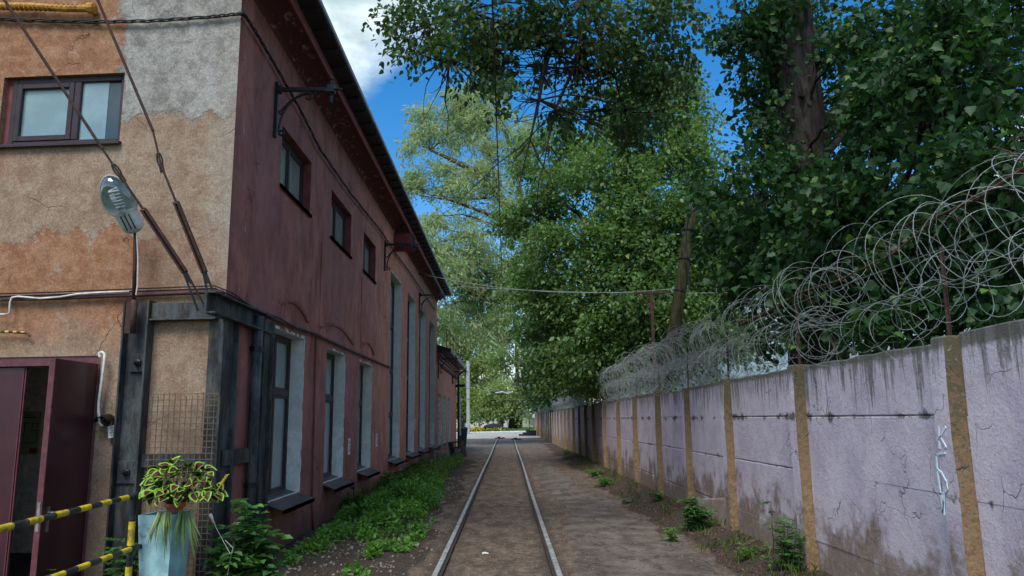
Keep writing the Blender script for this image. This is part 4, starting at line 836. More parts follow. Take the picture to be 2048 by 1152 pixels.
# riser pipe between lower windows, stop cocks, stickers
b = MB(); P_ = polyS([(632, 676), (629, 800), (626, 930), (624, 1010), (626, 1060)], -3.37); b.tube(P_, .017, 7); tag(mk('riser_pipe', b, M['board'], smooth=True, loc=P_[-1]), 'thin red painted pipe rising between the first and second lower windows', 'pipe')
b = MB(); p = hx(697, 965, -3.34); b.tube([p, p + np.array([.08, 0, 0])], .03, 8); b.bar(p + np.array([.05, 0, .06]), p + np.array([.05, 0, -.12]), .03, .03); p = hx(703, 975, -3.34); b.tube([p, p + np.array([.07, 0, 0])], .035, 8); b.bar(p + np.array([.05, -.02, .0]), p + np.array([.05, .03, -.16]), .025, .03)
tag(mk('hose_valve', b, M['rust'], loc=p), 'rusty valve stubs in the wall between the second and third lower windows', 'valve')
for (px, py, h_, lab) in ((698, 893, .34, 'white numbered sticker beside the second lower window'), (753, 880, .32, 'white numbered sticker beside the third lower window'), (830, 849, .36, 'small pale sticker on the pier between the tall windows'), (882, 861, .5, 'pale narrow sticker between the annex windows')):
    p = hx(px, py, -3.4); X_ = -3.4 if px < 850 else -3.38; b = MB(); b.box(X_, X_ + .006, p[1] - .10, p[1] + .10, p[2] - h_ / 2, p[2] + h_ / 2); st_ = tag(mk('sticker', b, M['paper'], loc=(X_, p[1], p[2])), lab, 'sticker', 'stickers on the side wall')
    b = MB()
    for (dy, dz, w_, g_) in ((-.05, .10, .02, .08), (.02, .08, .06, .015), (.0, -.02, .02, .10), (.04, -.08, .05, .015), (-.05, -.10, .06, .015)): b.box(X_ + .006, X_ + .009, p[1] + dy - w_, p[1] + dy + w_, p[2] + dz - g_ / 2, p[2] + dz + g_ / 2)
    mk('print', b, M['ink'], st_)
# ================================================================== RIGHT CONCRETE WALL
WX = 3.55
wall = thing('concrete_wall', (WX, 50, 0), 'long lavender painted concrete panel wall with ochre post edges and mossy top', 'wall')
posts = [-0.4, 2.75, 5.85, 9.0, 12.0, 14.75, 17.6, 20.8, 24.0, 27.4, 30.9]
while posts[-1] < 95: posts.append(posts[-1] + 3.1)
JZ = [0.52, 1.27, 1.90]; closed = {}
random.seed(3)
def topz(k): return 2.50 + 0.03 * math.sin(k * 2.3) + (0.05 if k < 3 else 0)
for k, y in enumerate(posts):
    if y < 2: continue
    lean = 0.012 * math.sin(k * 1.7); tz = topz(k) + .006; b = MB(); w_ = .24; x0, x1 = WX - .125, WX + .12; nz_ = 7
    rows = []
    for i in range(nz_ + 1):
        z = -.2 + (tz + .2) * i / nz_; j = lambda: random.uniform(-.006, .006); f_ = .02 if i == nz_ else 0
        rows.append([b.vert((x0 + lean * i / nz_ + j() + f_, y + j(), z)), b.vert((x1, y + j(), z)), b.vert((x1, y + w_, z)), b.vert((x0 + lean * i / nz_ + j() + f_, y + w_ - f_ + j(), z))])
    for p, q in zip(rows, rows[1:]):
        for i in range(4): b.face((p[i], p[(i + 1) % 4], q[(i + 1) % 4], q[i]))
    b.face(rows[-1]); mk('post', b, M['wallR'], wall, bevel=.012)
for k in range(len(posts) - 1):
    y0, y1 = posts[k] + .24, posts[k + 1]
    if y1 < 4: continue
    zs = [-.2] + [z + random.uniform(-.02, .02) for z in JZ] + [topz(k)]
    for j in range(4):
        closed[k, j] = random.random() < .40; c0 = closed.get((k, j - 1), False); c1 = closed[k, j] and j < 3; z0, z1 = zs[j] + (.0008 if c0 else .004), zs[j + 1] - (.0008 if c1 else .004); n = 10 if y0 < 30 else 4; dx0, dx1 = random.uniform(-.006, .006), random.uniform(-.006, .006); b = MB()
        lo, hi = [], []
        for i in range(n + 1):
            y = y0 + (y1 - y0) * i / n; t_ = i / n; jl = 0; jh = (0 if c1 else random.uniform(-.007, .0)) - (.02 * random.random() if j == 3 else 0)
            x = WX + dx0 * (1 - t_) + dx1 * t_
            lo.append([b.vert((x + (.0 if c0 else .004), y, z0 + jl)), b.vert((x, y, z0 + .008 + jl))]); hi.append([b.vert((x, y, z1 - .012 + jh)), b.vert((x + (.0005 if c1 else .006), y, z1 + jh)), b.vert((x + .10, y, z1 + jh)), b.vert((x + .10, y, z0))])
        cols = [l + h for l, h in zip(lo, hi)]
        for p, q in zip(cols, cols[1:]):
            for i in range(6): b.face((p[i], q[i], q[(i + 1) % 6], p[(i + 1) % 6]))
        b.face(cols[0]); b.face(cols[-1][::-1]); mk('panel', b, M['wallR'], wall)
# backing so joints stay dark
b = MB(); b.box(WX + .03, WX + .09, 4, posts[-1], -.2, 2.40); mk('joint_fill', b, M['wallR'], wall)
# broken toe and mortar lump
pp = hx(1425, 1010, WX - .03); b = MB(); b.hexa([(WX - .16, 12.35, -.1), (WX + .02, 12.35, -.1), (WX + .02, 14.6, -.1), (WX - .10, 14.6, -.1), (WX - .03, 12.35, .62), (WX + .02, 12.35, .66), (WX + .02, 14.6, .42), (WX - .02, 14.6, .40)]); b.f and mk('footing', b, M['wallR'], wall, bevel=.02)
# pale blue spray painted letters on the near post
gp = lambda px, py: hx(px, py, WX - .134)
gb_ = MB()
def stroke(pts, w=.011):
    P = [gp(1400 + x / 1.946, 560 + y / 1.946) for x, y in pts]
    for p, q in zip(P, P[1:]):
        d = q - p; L = math.hypot(d[1], d[2]); n = np.array([0, -d[2] / L, d[1] / L]) * w * .75; e = np.array([0, d[1], d[2]]) / L * w * .3; a_, b_ = p - e, q + e; X1, X2 = np.array([-.003, 0, 0]), np.array([.004, 0, 0])
        gb_.hexa([a_ - n + X2, a_ + n + X2, b_ + n + X2, b_ - n + X2, a_ - n + X1, a_ + n + X1, b_ + n + X1, b_ - n + X1])
stroke([(928, 572), (932, 655)]); stroke([(956, 573), (936, 608), (931, 622)]); stroke([(934, 610), (958, 652)])
stroke([(919, 678), (923, 742)]); stroke([(917, 679), (953, 673)])
stroke([(923, 742), (934, 820), (946, 905)]); stroke([(924, 735), (940, 752), (958, 786), (963, 812), (954, 826), (934, 832)]); stroke([(940, 832), (948, 868), (950, 912)]); stroke([(950, 835), (946, 905)])
mk('graffiti_letters', gb_, M['graf'], wall)
# small graffiti tag on a farther panel
b = MB()
for k in range(26):
    p = hx(1212 + (k % 3) * 5, 900 + k * 1.9, WX - .01); b.box(WX - .014, WX - .010, p[1] - .03, p[1] + .05, p[2], p[2] + .018)
mk('scribble', b, M['paper'], wall)

# ================================================================== RAZOR WIRE
root = thing('wire_stand', (WX, 50, 2.5), 'row of thin steel stands and line wires holding the razor wire above the wall', 'wire stands')
for k, y in enumerate(posts):
    if y < 4: continue
    b = MB(); y_ = y + .16; b.bar((WX + .02, y_, 2.45), (WX + .05, y_ + .03, 3.28), .022, .008, (0, 1, 0)); b.bar((WX + .035, y_, 2.45), (WX + .065, y_ + .03, 3.28), .006, .03, (0, 1, 0)); mk('stand', b, M['rust'], root)
for z, x_ in ((2.98, WX + .03), (3.27, WX + .05)):
    b = MB(); b.tube([(x_, y, z + .02 * math.sin(y * .9)) for y in np.arange(3.5, 97, 1.0)], .006, 4); mk('line_wire', b, M['wired'], root)
def coil(name, zc, r, ylist, lab, seed):
    rr = np.random.default_rng(seed); rt = thing(name, (WX, 50, zc), lab, 'razor wire', 'razor wire coils on the wall'); b = MB(); bb = MB(); segs = []
    y = ylist[0][0]
    for (ya, yb, pitch, nseg, jit) in ylist:
        y = ya; pts = []; ph = 0
        while y < yb:
            rl = r * (1 + rr.normal() * jit * .6); cx_ = WX + .04 + rr.normal() * .25 * jit; cz = zc + rr.normal() * .30 * jit + .03 * math.sin(y * 1.3); tx, tz = rr.normal() * 1.6 * jit, rr.normal() * 2.6 * jit; p_ = pitch * max(.3, 1 + rr.normal() * jit * 1.4)
            for i in range(nseg):
                a = 2 * math.pi * i / nseg; s_ = i / nseg
                pts.append((cx_ + rl * math.cos(a), y + p_ * s_ + (tx * math.cos(a) + tz * math.sin(a)) * rl * .6, cz + rl * math.sin(a)))
            y += p_
        pts = np.array(pts)
        # smooth the jumps between loops
        k_ = np.array([.25, .5, .25])
        for _ in range(3): pts[1:-1] = pts[:-2] * .25 + pts[1:-1] * .5 + pts[2:] * .25
        b.tube(pts, .0029 if ya < 12 else (.0042 if ya < 20 else (.0062 if ya < 40 else .009)), 3, cap=False)
        if ya < 25:
            seg = np.linalg.norm(np.diff(pts, axis=0), axis=1); cum = np.concatenate([[0], np.cumsum(seg)]); step = .075
            for s_ in np.arange(0, cum[-1], step):
                i = min(int(np.searchsorted(cum, s_)), len(pts) - 2); d = pts[i + 1] - pts[i]; d = d / max(1e-6, np.linalg.norm(d)); p = pts[i]; n_ = rr.normal(size=3); n_ -= d * (n_ @ d); n_ /= np.linalg.norm(n_)
                bb.poly([p - d * .018 + n_ * .013, p - n_ * .004, p + d * .018 + n_ * .013, p + d * .008 - n_ * .004]); bb.poly([p - d * .018 - n_ * .013, p + n_ * .004, p + d * .018 - n_ * .013, p - d * .008 + n_ * .004])
    mk('wire', b, M['wire'], rt, smooth='raw')
    if bb.f: o = mk('barbs', bb, M['wire'], rt, smooth='raw'); o['kind'] = 'stuff'
coil('razor_wire', 3.27, .34, [(3.2, 7.5, .20, 30, .30), (7.5, 12.0, .15, 28, .28), (12, 24, .10, 24, .2), (24, 48, .13, 18, .12), (48, 96, .20, 12, .1)], 'upper tangled coil of silvery razor wire riding above the line wires', 5)
coil('razor_wire', 2.80, .28, [(3.2, 8.5, .24, 28, .32), (8.5, 12.0, .14, 26, .26), (12, 24, .10, 22, .18), (24, 48, .13, 18, .1), (48, 96, .22, 12, .1)], 'lower coil of razor wire resting on the mossy wall top', 6)
# fallen dead branch caught in the wire
br = thing('dead_branch', hx(1560, 610, 3.6), 'dead brown branch tangled in the razor wire near the right edge', 'branch'); b = MB()
P_ = [hx(1478, 650, 3.62), hx(1520, 632, 3.62), hx(1560, 612, 3.60), hx(1600, 585, 3.58), hx(1680, 560, 3.60), hx(1790, 505, 3.62), hx(1880, 430, 3.65), hx(1960, 395, 3.68), hx(2060, 330, 3.7)]
b.tube(P_, [.022, .024, .022, .012, .010, .010, .012, .016, .018], 6)
for k in range(26):
    i = random.randrange(len(P_)); p = P_[i]; d = np.array([random.uniform(-.2, .2), random.uniform(-.4, .6), random.uniform(-.25, .3)]); b.tube([p, p + d * .5 + np.array([0, 0, .03]), p + d], [.006, .004, .002], 4)
mk('wood', b, M['deadwood'], br)

# ================================================================== LEAF TOOLS
def leaf_shape(kind):
    if kind == 'far': return np.array([(0, 0, 0), (.42, .5, .05), (0, 1, 0), (-.42, .5, .05)]), [(0, 1, 2, 3)]
    if kind == 'long': return np.array([(0, 0, 0), (.12, .4, .03), (0, 1, -.05), (-.12, .4, .03)]), [(0, 1, 2, 3)]
    if kind == 'ovate':
        v = [(0, 0, 0), (.32, .25, .07), (.26, .62, .06), (0, 1.0, -.10), (-.26, .62, .06), (-.32, .25, .07)]; return np.array(v), [(0, 1, 2, 3), (0, 3, 4, 5)]
    if kind == 'pop':
        v = [(0, 0, 0), (.36, .05, .05), (.50, .28, .09), (.37, .42, .05), (.40, .62, .07), (.18, .74, .02), (0, 1.05, -.10), (-.18, .74, .02), (-.40, .62, .07), (-.37, .42, .05), (-.50, .28, .09), (-.36, .05, .05)]
        return np.array(v), [(0, 1, 2, 3), (0, 3, 4, 5, 6), (0, 6, 7, 8, 9), (0, 9, 10, 11)]
    if kind == 'blade': return np.array([(-.03, 0, 0), (.03, 0, 0), (.024, .5, .05), (0, 1, .25), (-.024, .5, .05)]), [(0, 1, 2, 3, 4)]
def leaf_frames(n, rg, up_bias=.6, droop=.5, out=None):
    d = rg.normal(size=(n, 3)); d[:, 2] -= droop * 1.2
    if out is not None: d += out * .9
    d /= np.linalg.norm(d, axis=1)[:, None]
    nr = rg.normal(size=(n, 3)); nr[:, 2] += up_bias * 2.2
    nr -= d * np.sum(nr * d, 1)[:, None]; nr /= np.linalg.norm(nr, axis=1)[:, None] + 1e-9
    return np.cross(d, nr), d, nr
def leaves_mesh(name, P, S_, fr, kind, mat, rg, off):
    sv, sf = leaf_shape(kind); n = len(P); X_, D_, N_ = fr; k = len(sv)
    sc_ = np.asarray(S_).reshape(-1, 1, 1) * np.ones((n, 1, 1)); curl = rg.uniform(.4, 1.8, (n, 1, 1))
    V = (P[:, None, :] + sc_ * (sv[None, :, 0:1] * X_[:, None, :] + sv[None, :, 1:2] * D_[:, None, :] + curl * sv[None, :, 2:3] * N_[:, None, :])) - np.asarray(off)
    me = bpy.data.meshes.new(name); me.vertices.add(n * k); me.vertices.foreach_set('co', V.astype(np.float32).ravel())
    li = np.concatenate([np.array(f) for f in sf]); tot = len(li)
    L = (np.arange(n)[:, None] * k + li[None, :]).ravel(); me.loops.add(len(L)); me.loops.foreach_set('vertex_index', L.astype(np.int32))
    st_ = np.cumsum([0] + [len(f) for f in sf[:-1]]); S0 = (np.arange(n)[:, None] * tot + st_[None, :]).ravel()
    me.polygons.add(len(S0)); me.polygons.foreach_set('loop_start', S0.astype(np.int32)); me.update(calc_edges=True)
    a = me.attributes.new('rnd', 'FLOAT', 'FACE'); a.data.foreach_set('value', np.repeat(rg.random(n), len(sf)).astype(np.float32))
    me.materials.append(mat); return me
def clump_points(cl, rg, spray, nleaf, spread, sub=10, subr=.19):
    """leaf points on little drooping twigs inside ellipsoid clumps; returns points, outward dirs, twig polylines"""
    Ps, Os, tw = [], [], []
    for (c, r, n) in cl:
        c = np.array(c); r = np.array(r)
        m_ = max(1, int(n / nleaf)); ks = max(1, int(m_ / sub)); dk = rg.normal(size=(ks, 3)); dk /= np.linalg.norm(dk, axis=1)[:, None]
        Kc = c + dk * r * (rg.random(ks) ** .42)[:, None] * (1 + rg.normal(size=ks) * .12)[:, None]; ki = rg.integers(0, ks, m_); sr = float(np.mean(r)) * subr
        off_ = rg.normal(size=(m_, 3)) * np.array([sr, sr, sr * .42]); A = Kc[ki] + off_
        d = (A - c) / r; d /= np.linalg.norm(d, axis=1)[:, None] + 1e-9
        dirs = off_ / (np.linalg.norm(off_, axis=1)[:, None] + 1e-9) * .8 + d * .4 + rg.normal(size=(m_, 3)) * .4; dirs[:, 2] -= .2; dirs /= np.linalg.norm(dirs, axis=1)[:, None]
        t_ = rg.random((m_, nleaf)); droop = -(t_ ** 2) * .35
        Q = A[:, None, :] + dirs[:, None, :] * (t_ * spray)[..., None] + rg.normal(size=(m_, nleaf, 3)) * spread; Q[..., 2] += droop * spray
        Ps.append(Q.reshape(-1, 3)); Os.append(np.repeat(d, nleaf, 0)); tw.append((A, dirs))
    return np.concatenate(Ps), np.concatenate(Os), tw
def clip_wall(P): return ~((P[:, 0] < WX + .25) & (P[:, 2] < 2.75) & (P[:, 0] > 1.0) & (P[:, 1] < 98))
def bez(a, b, rg, bend=.15, n=7, sag=0.0):
    a = np.array(a, float); b = np.array(b, float); L = np.linalg.norm(b - a); o = rg.normal(size=3) * L * bend; pts = []
    for i in range(n + 1):
        t_ = i / n; pts.append(a * (1 - t_) + b * t_ + o * 4 * t_ * (1 - t_) * .5 + np.array([0, 0, sag * L * 4 * t_ * (1 - t_)]) + rg.normal(size=3) * L * .012 * (0 < i < n))
    return pts
def PX(px, py, Y): return hy(px, py, Y)
def clumps_px(lst, dens, depth=1.0):
    out = []
    for (px, py, Y, rx, ry, *q) in lst:
        k = Y / FPX; c = PX(px, py, Y); r = (rx * k, max(rx, ry) * k * .8 * depth, ry * k); f_ = q[0] if q else 1.0
        out.append((c, r, int(dens * rx * ry * f_)))
    return out

def tree(name, base, label, group, trunk, tr, cl, lk, size, mat, bark, seed, spray=.5, nleaf=14, spread=.12, branches=True, nleafobj=0, twigs=0.0, droop=.4, up=.6, brad=.05, sizevar=.3, brmin=.012, extra=None):
    rg = np.random.default_rng(seed); rt = thing(name, base, label, 'tree', group)
    b = MB(); b.tube(trunk, tr, 12); mk('trunk', b, M[bark], rt, smooth=True)
    TP = np.array(trunk, float)
    if branches:
        bm_ = MB()
        for (c, r, n) in cl:
            c = np.array(c); low = c - np.array([0, 0, .55 * np.linalg.norm(c[:2] - TP[-1][:2]) + .3]); i = int(np.argmin(np.abs(TP[:, 2] - low[2]))); j = min(len(TP) - 1, max(0, i)); a = TP[j]
            L = np.linalg.norm(c - a); r0 = min(tr[j] * .55, brad * (L ** .6)); pts = bez(a, c, rg, .12, 8, .05); bm_.tube(pts, list(np.linspace(r0, max(brmin, r0 * .25), len(pts))), 6, cap=False)
            for k in range(5):
                d = rg.normal(size=3); d /= np.linalg.norm(d); e = c + d * np.array(r) * .85; s0 = pts[rg.integers(4, len(pts))]; q = bez(s0, e, rg, .15, 5); bm_.tube(q, list(np.linspace(max(brmin, r0 * .3), brmin * .5, len(q))), 4, cap=False)
        if extra:
            for pts, r_ in extra: bm_.tube(pts, r_, 6, cap=False)
        mk('branches', bm_, M[bark], rt, smooth='raw')
    P, O, tw = clump_points(cl, rg, spray, nleaf, spread)
    kp_ = clip_wall(P); P = P[kp_]; O = O[kp_]
    if twigs:
        tb_ = MB()
        for A, D in tw:
            for a, d in zip(A, D):
                if rg.random() < twigs: tb_.tube([a - d * spray * .3, a + d * spray * .4 + rg.normal(size=3) * .03, a + d * spray + np.array([0, 0, -.3 * spray])], [.007, .005, .003], 3, cap=False)
        mk('twigs', tb_, M[bark], rt, smooth='raw')
    S_ = size * (1 + rg.normal(size=len(P)) * sizevar).clip(.4, 1.7); fr = leaf_frames(len(P), rg, up, droop, O)
    off = rt.location
    if nleafobj:
        dist = np.linalg.norm(P - C0, axis=1); dv = P - C0; cc = dv @ CM; u = FPX * cc[:, 0] / -cc[:, 2]; v = FPX * cc[:, 1] / -cc[:, 2]
        vis = (np.abs(u) < 1010) & (np.abs(v) < 570) & (cc[:, 2] < 0); order = np.argsort(np.where(vis, dist / S_, 1e9))[:nleafobj]; keep = np.ones(len(P), bool); keep[order] = False
        sv, sf = leaf_shape(lk); vs = []
        for k in range(6):
            me = bpy.data.meshes.new('leaf'); cu = .3 + .3 * k; me.from_pydata([(x, y, z * cu) for x, y, z in sv], [], sf); me.materials.append(mat); a = me.attributes.new('rnd', 'FLOAT', 'FACE'); a.data.foreach_set('value', [(.05, .3, .5, .7, .85, .96)[k]] * len(sf)); vs.append(me)
        for i in order:
            o = link('leaf', vs[5 if rg.random() < .04 else rg.integers(0, 5)], rt); m_ = Matrix.Identity(4)
            for c_ in range(3):
                for r_ in range(3): m_[r_][c_] = (fr[0][i], fr[1][i], fr[2][i])[c_][r_] * S_[i]
                m_[c_][3] = P[i][c_] - off[c_]
            o.matrix_local = m_
        P = P[keep]; S_ = S_[keep]; fr = tuple(f_[keep] for f_ in fr)
    o = link('foliage', leaves_mesh('foliage', P, S_, fr, lk, mat, rg, off), rt); o['kind'] = 'stuff'
    return rt

# ================================================================== TREES
# big poplar right behind the wall, its crown and the branches that hang over the lane
pop_tr = [(5.15, 12.5, -.1), (5.2, 12.5, 3), (5.25, 12.55, 6), (5.15, 12.5, 9), (5.0, 12.6, 12), (4.7, 12.9, 15), (4.6, 13, 18)]
near = [(1905, 130, 8.2, 130, 110), (1985, 330, 7.2, 90, 110), (1800, 410, 8.8, 120, 100), (1640, 500, 10, 110, 80), (1900, 540, 8.4, 130, 60), (1540, 390, 11, 90, 90), (1520, 520, 11.5, 90, 90), (1760, 610, 9.8, 110, 50), (1790, 200, 10, 90, 110), (1960, 20, 8.5, 110, 60), (1730, 330, 10.5, 70, 70), (1700, 230, 11, 45, 60, .7), (1690, 90, 11.2, 40, 50, .6), (1600, 330, 11, 45, 40, .6), (1640, 590, 11, 90, 60), (1930, 620, 8.6, 110, 40, .6)]
midl = [(1480, 110, 12.5, 40, 60, .5), (1520, 120, 12.5, 80, 110, .75), (1500, 40, 12, 40, 50, .7), (1510, 260, 12.5, 60, 90, .7), (1475, 400, 12.5, 50, 80, .6), (1560, 210, 13.5, 60, 120, .7), (1830, 60, 11, 130, 90), (1750, 100, 12, 60, 90), (1720, 470, 12, 130, 100), (1480, 480, 13, 60, 70, .8), (1560, 40, 12.5, 60, 60)]
back = [(1700, 180, 15.5, 200, 180), (1920, 280, 15, 200, 200), (1620, 430, 15.5, 170, 130), (1850, 500, 14.5, 200, 110), (1620, 60, 15, 130, 110, .8), (1990, 100, 14, 130, 150), (1560, 560, 16, 80, 60, .5), (2080, 500, 13, 120, 120)]
over = [(870, 40, 11, 95, 55), (800, 30, 11.5, 40, 40, .8), (850, 110, 10.5, 55, 35, .7), (960, 70, 11, 90, 60), (930, 140, 10.8, 60, 35, .8), (1060, 30, 11, 100, 60), (1070, 100, 11.5, 80, 45, .55), (1180, 50, 11, 110, 60), (1300, 50, 11.5, 90, 70), (1230, 130, 12, 100, 60, .9), (1330, 140, 12, 60, 70, .9), (1360, 60, 12, 50, 60, .7), (1010, 190, 10.8, 55, 40, .45), (1010, 240, 11, 30, 30, .3), (1130, 200, 11.5, 60, 50, .45), (1310, 230, 12.5, 80, 55, .75), (1385, 330, 13.5, 35, 40, .4), (1200, 210, 12.5, 70, 50, .6), (1280, 300, 12.5, 60, 40, .35), (985, 140, 11.2, 50, 40, .6), (770, 45, 11.2, 25, 15, .6)]
topc = [(1000, -140, 11, 260, 120, .8), (1500, -160, 12, 320, 130, .8), (1850, -180, 11, 220, 130, .8), (1250, -350, 13, 400, 150, .6)]
cl1 = clumps_px(near, .15, 1.2) + clumps_px(midl, .17) + clumps_px(back, .17, 1.1)
ex = []; rgx = np.random.default_rng(77)
def pxpath(pts): return [PX(*p) for p in pts]
ex.append((pxpath([(1560, -420, 12.8), (1400, -260, 12.2), (1250, -120, 11.8), (1165, 0, 11.4), (1105, 80, 11.3), (1085, 150, 11.2), (1078, 200, 11.2), (1060, 280, 11.1), (1038, 370, 11.0)]), [.16, .13, .10, .065, .05, .04, .028, .016, .007]))
ex.append((pxpath([(1300, -100, 11.8), (1195, 0, 11.5), (1170, 60, 11.4), (1150, 130, 11.5), (1110, 220, 11.4), (1095, 290, 11.3), (1072, 330, 11.3)]), [.09, .06, .05, .035, .02, .012, .006]))
ex.append((pxpath([(1350, -80, 12), (1200, 0, 11.8), (1160, 60, 11.5), (1060, 95, 11), (990, 100, 10.9), (900, 120, 10.8), (845, 145, 10.6)]), [.08, .06, .045, .03, .022, .012, .006]))
ex.append((pxpath([(1190, 20, 12), (1195, 60, 12), (1215, 100, 12), (1230, 150, 12), (1245, 220, 12.2)]), [.05, .04, .03, .02, .01]))
ex.append((pxpath([(1080, -100, 11.2), (1000, -40, 11), (930, 20, 11), (860, 50, 11), (790, 80, 11.1)]), [.05, .04, .028, .018, .008]))
for k in range(52):
    s_ = ex[rgx.integers(0, 3)][0]; a = s_[rgx.integers(3, len(s_) - 1)]; L = rgx.uniform(.5, 1.9); e = a + np.array([rgx.normal() * .45, rgx.normal() * .3, -.55 + rgx.normal() * .3]) * L; ex.append((bez(a, e, rgx, .12, 6), [.014, .012, .010, .008, .006, .004, .003]))
tree('poplar_tree', (5.15, 12.5, 0), 'huge dark poplar behind the right wall whose leafy branches hang over the lane', None, pop_tr, [.58, .48, .45, .42, .38, .33, .26], cl1, 'pop', .088, M['l_pop'], 'bark', 21, spray=.42, nleaf=12, spread=.10, nleafobj=300, twigs=.5, droop=.8, up=.5, brad=.035, sizevar=.42)
pt = [o for o in bpy.data.objects if o.name == 'poplar_tree'][0]
rg = np.random.default_rng(5); bm_ = MB()
for pts, r_ in ex: bm_.tube(pts, r_, 6, cap=False)
ocl = clumps_px(over, .21, 1.4) + clumps_px(topc, .07, 1.5)
for (c, r, n) in ocl[:len(over)]:
    s_ = ex[rg.integers(0, 5)][0]; j = int(np.argmin([np.linalg.norm(np.array(q) - c) for q in s_[2:]])) + 2
    for k in range(5): d = rg.normal(size=3); d /= np.linalg.norm(d); q = bez(s_[j], np.array(c) + d * np.array(r) * .9, rg, .12, 6); bm_.tube(q, [.02, .016, .012, .009, .007, .005, .003], 4, cap=False)
mk('hanging_branches', bm_, M['bark'], pt, smooth='raw')
P, O, tw = clump_points(ocl, rg, .28, 9, .06); S_ = .088 * (1 + rg.normal(size=len(P)) * .3).clip(.5, 1.6)
o = link('hanging_foliage', leaves_mesh('hanging_foliage', P, S_, leaf_frames(len(P), rg, .4, .9, O), 'ovate', M['l_over'], rg, pt.location), pt); o['kind'] = 'stuff'
# lime behind the wall
L1 = [(1330, 150, 31, 60, 50), (1250, 210, 31, 90, 60), (1370, 230, 30, 50, 60), (1130, 290, 31, 80, 55), (1340, 310, 29, 90, 60), (1210, 340, 29, 100, 60), (1080, 370, 31, 55, 50), (1070, 440, 31, 70, 50), (1410, 400, 28, 70, 60), (1290, 420, 28, 90, 60), (1230, 500, 28, 100, 60), (1110, 500, 29, 75, 55), (1060, 560, 31, 60, 45), (1360, 500, 28, 100, 60), (1420, 560, 28, 80, 60), (1290, 580, 27, 110, 60), (1130, 600, 29, 90, 50), (1350, 660, 27, 110, 55), (1210, 680, 28, 110, 55), (1110, 680, 31, 55, 55), (1480, 480, 30, 50, 80), (1460, 640, 29, 60, 60), (1180, 750, 30, 90, 45), (1300, 750, 28, 110, 45), (1100, 750, 34, 45, 40)]
Lb = [(1250, 400, 35, 190, 150, .4), (1200, 620, 35, 160, 150, .7), (1380, 600, 34, 130, 160, .7), (1330, 260, 34, 90, 80, .4)]
tree('lime_tree', (6.0, 31, 0), 'tall bright green lime tree standing behind the wall at the centre', None, [PX(1290, 1000, 31) * [1, 1, 0], PX(1285, 700, 31), PX(1260, 480, 31), PX(1240, 380, 31), PX(1250, 240, 31), PX(1280, 150, 31)], [.5, .42, .34, .26, .15, .06], clumps_px(L1, .80) + clumps_px(Lb, .60), 'ovate', .155, M['l_lime'], 'bark', 31, spray=.7, nleaf=16, spread=.14, droop=.5, up=1.0, brad=.05)
W1_ = [(880, 225, 58, 45, 35), (935, 200, 58, 40, 30), (845, 250, 57, 30, 30), (985, 220, 58, 40, 45), (930, 260, 58, 50, 40), (835, 290, 57, 25, 20, .6), (860, 345, 57, 50, 28), (920, 370, 57, 55, 38), (985, 330, 58, 40, 50), (840, 380, 57, 30, 20, .7), (1000, 420, 58, 45, 50), (860, 430, 56, 30, 28, .6), (870, 485, 55, 50, 42), (930, 490, 56, 50, 50), (900, 550, 55, 50, 45), (965, 570, 57, 55, 50), (880, 610, 55, 35, 40), (1000, 530, 58, 45, 60, .8), (955, 640, 57, 60, 40), (1020, 620, 58, 40, 60, .8), (1035, 280, 60, 40, 60, .7)]
wt_ = [PX(1145, 920, 58) * [1, 1, 0], PX(1122, 720, 58), PX(1085, 600, 58), PX(1055, 480, 58), PX(1000, 395, 58), PX(965, 350, 57.5), PX(905, 320, 57), PX(860, 300, 57)]
wex = [(pxpath([(1055, 480, 58), (1040, 400, 58), (1035, 330, 58), (1000, 240, 58), (985, 180, 58)]), [.3, .25, .2, .12, .06]), (pxpath([(1000, 395, 58), (975, 300, 58), (950, 230, 58)]), [.2, .12, .05]), (pxpath([(1085, 600, 58), (1000, 540, 57), (930, 520, 56), (870, 500, 55)]), [.3, .2, .12, .06]), (pxpath([(1055, 480, 58), (980, 430, 57), (900, 400, 57), (845, 392, 57)]), [.22, .14, .09, .04])]
tree('willow_tree', wt_[0], 'tall feathery grey green willow leaning over the far end of the lane', None, wt_, [.75, .65, .55, .45, .36, .28, .18, .08], clumps_px(W1_, 1.05), 'long', .42, M['l_will'], 'bark2', 41, spray=1.3, nleaf=20, spread=.22, droop=.5, up=.4, brad=.035, extra=wex)
b = MB(); q = pxpath([(918, 568, 56), (935, 578, 56), (950, 584, 56), (966, 592, 56)]); b.tube(q, [.10, .22, .30, .26], 8); b.tube([q[3], q[3] + np.array([-.2, 0, -.6])], [.14, .03], 5)
tag(mk('broken_limb', b, M['deadwood'], loc=q[1]), 'snapped pale brown limb caught among the willow branches', 'broken limb')
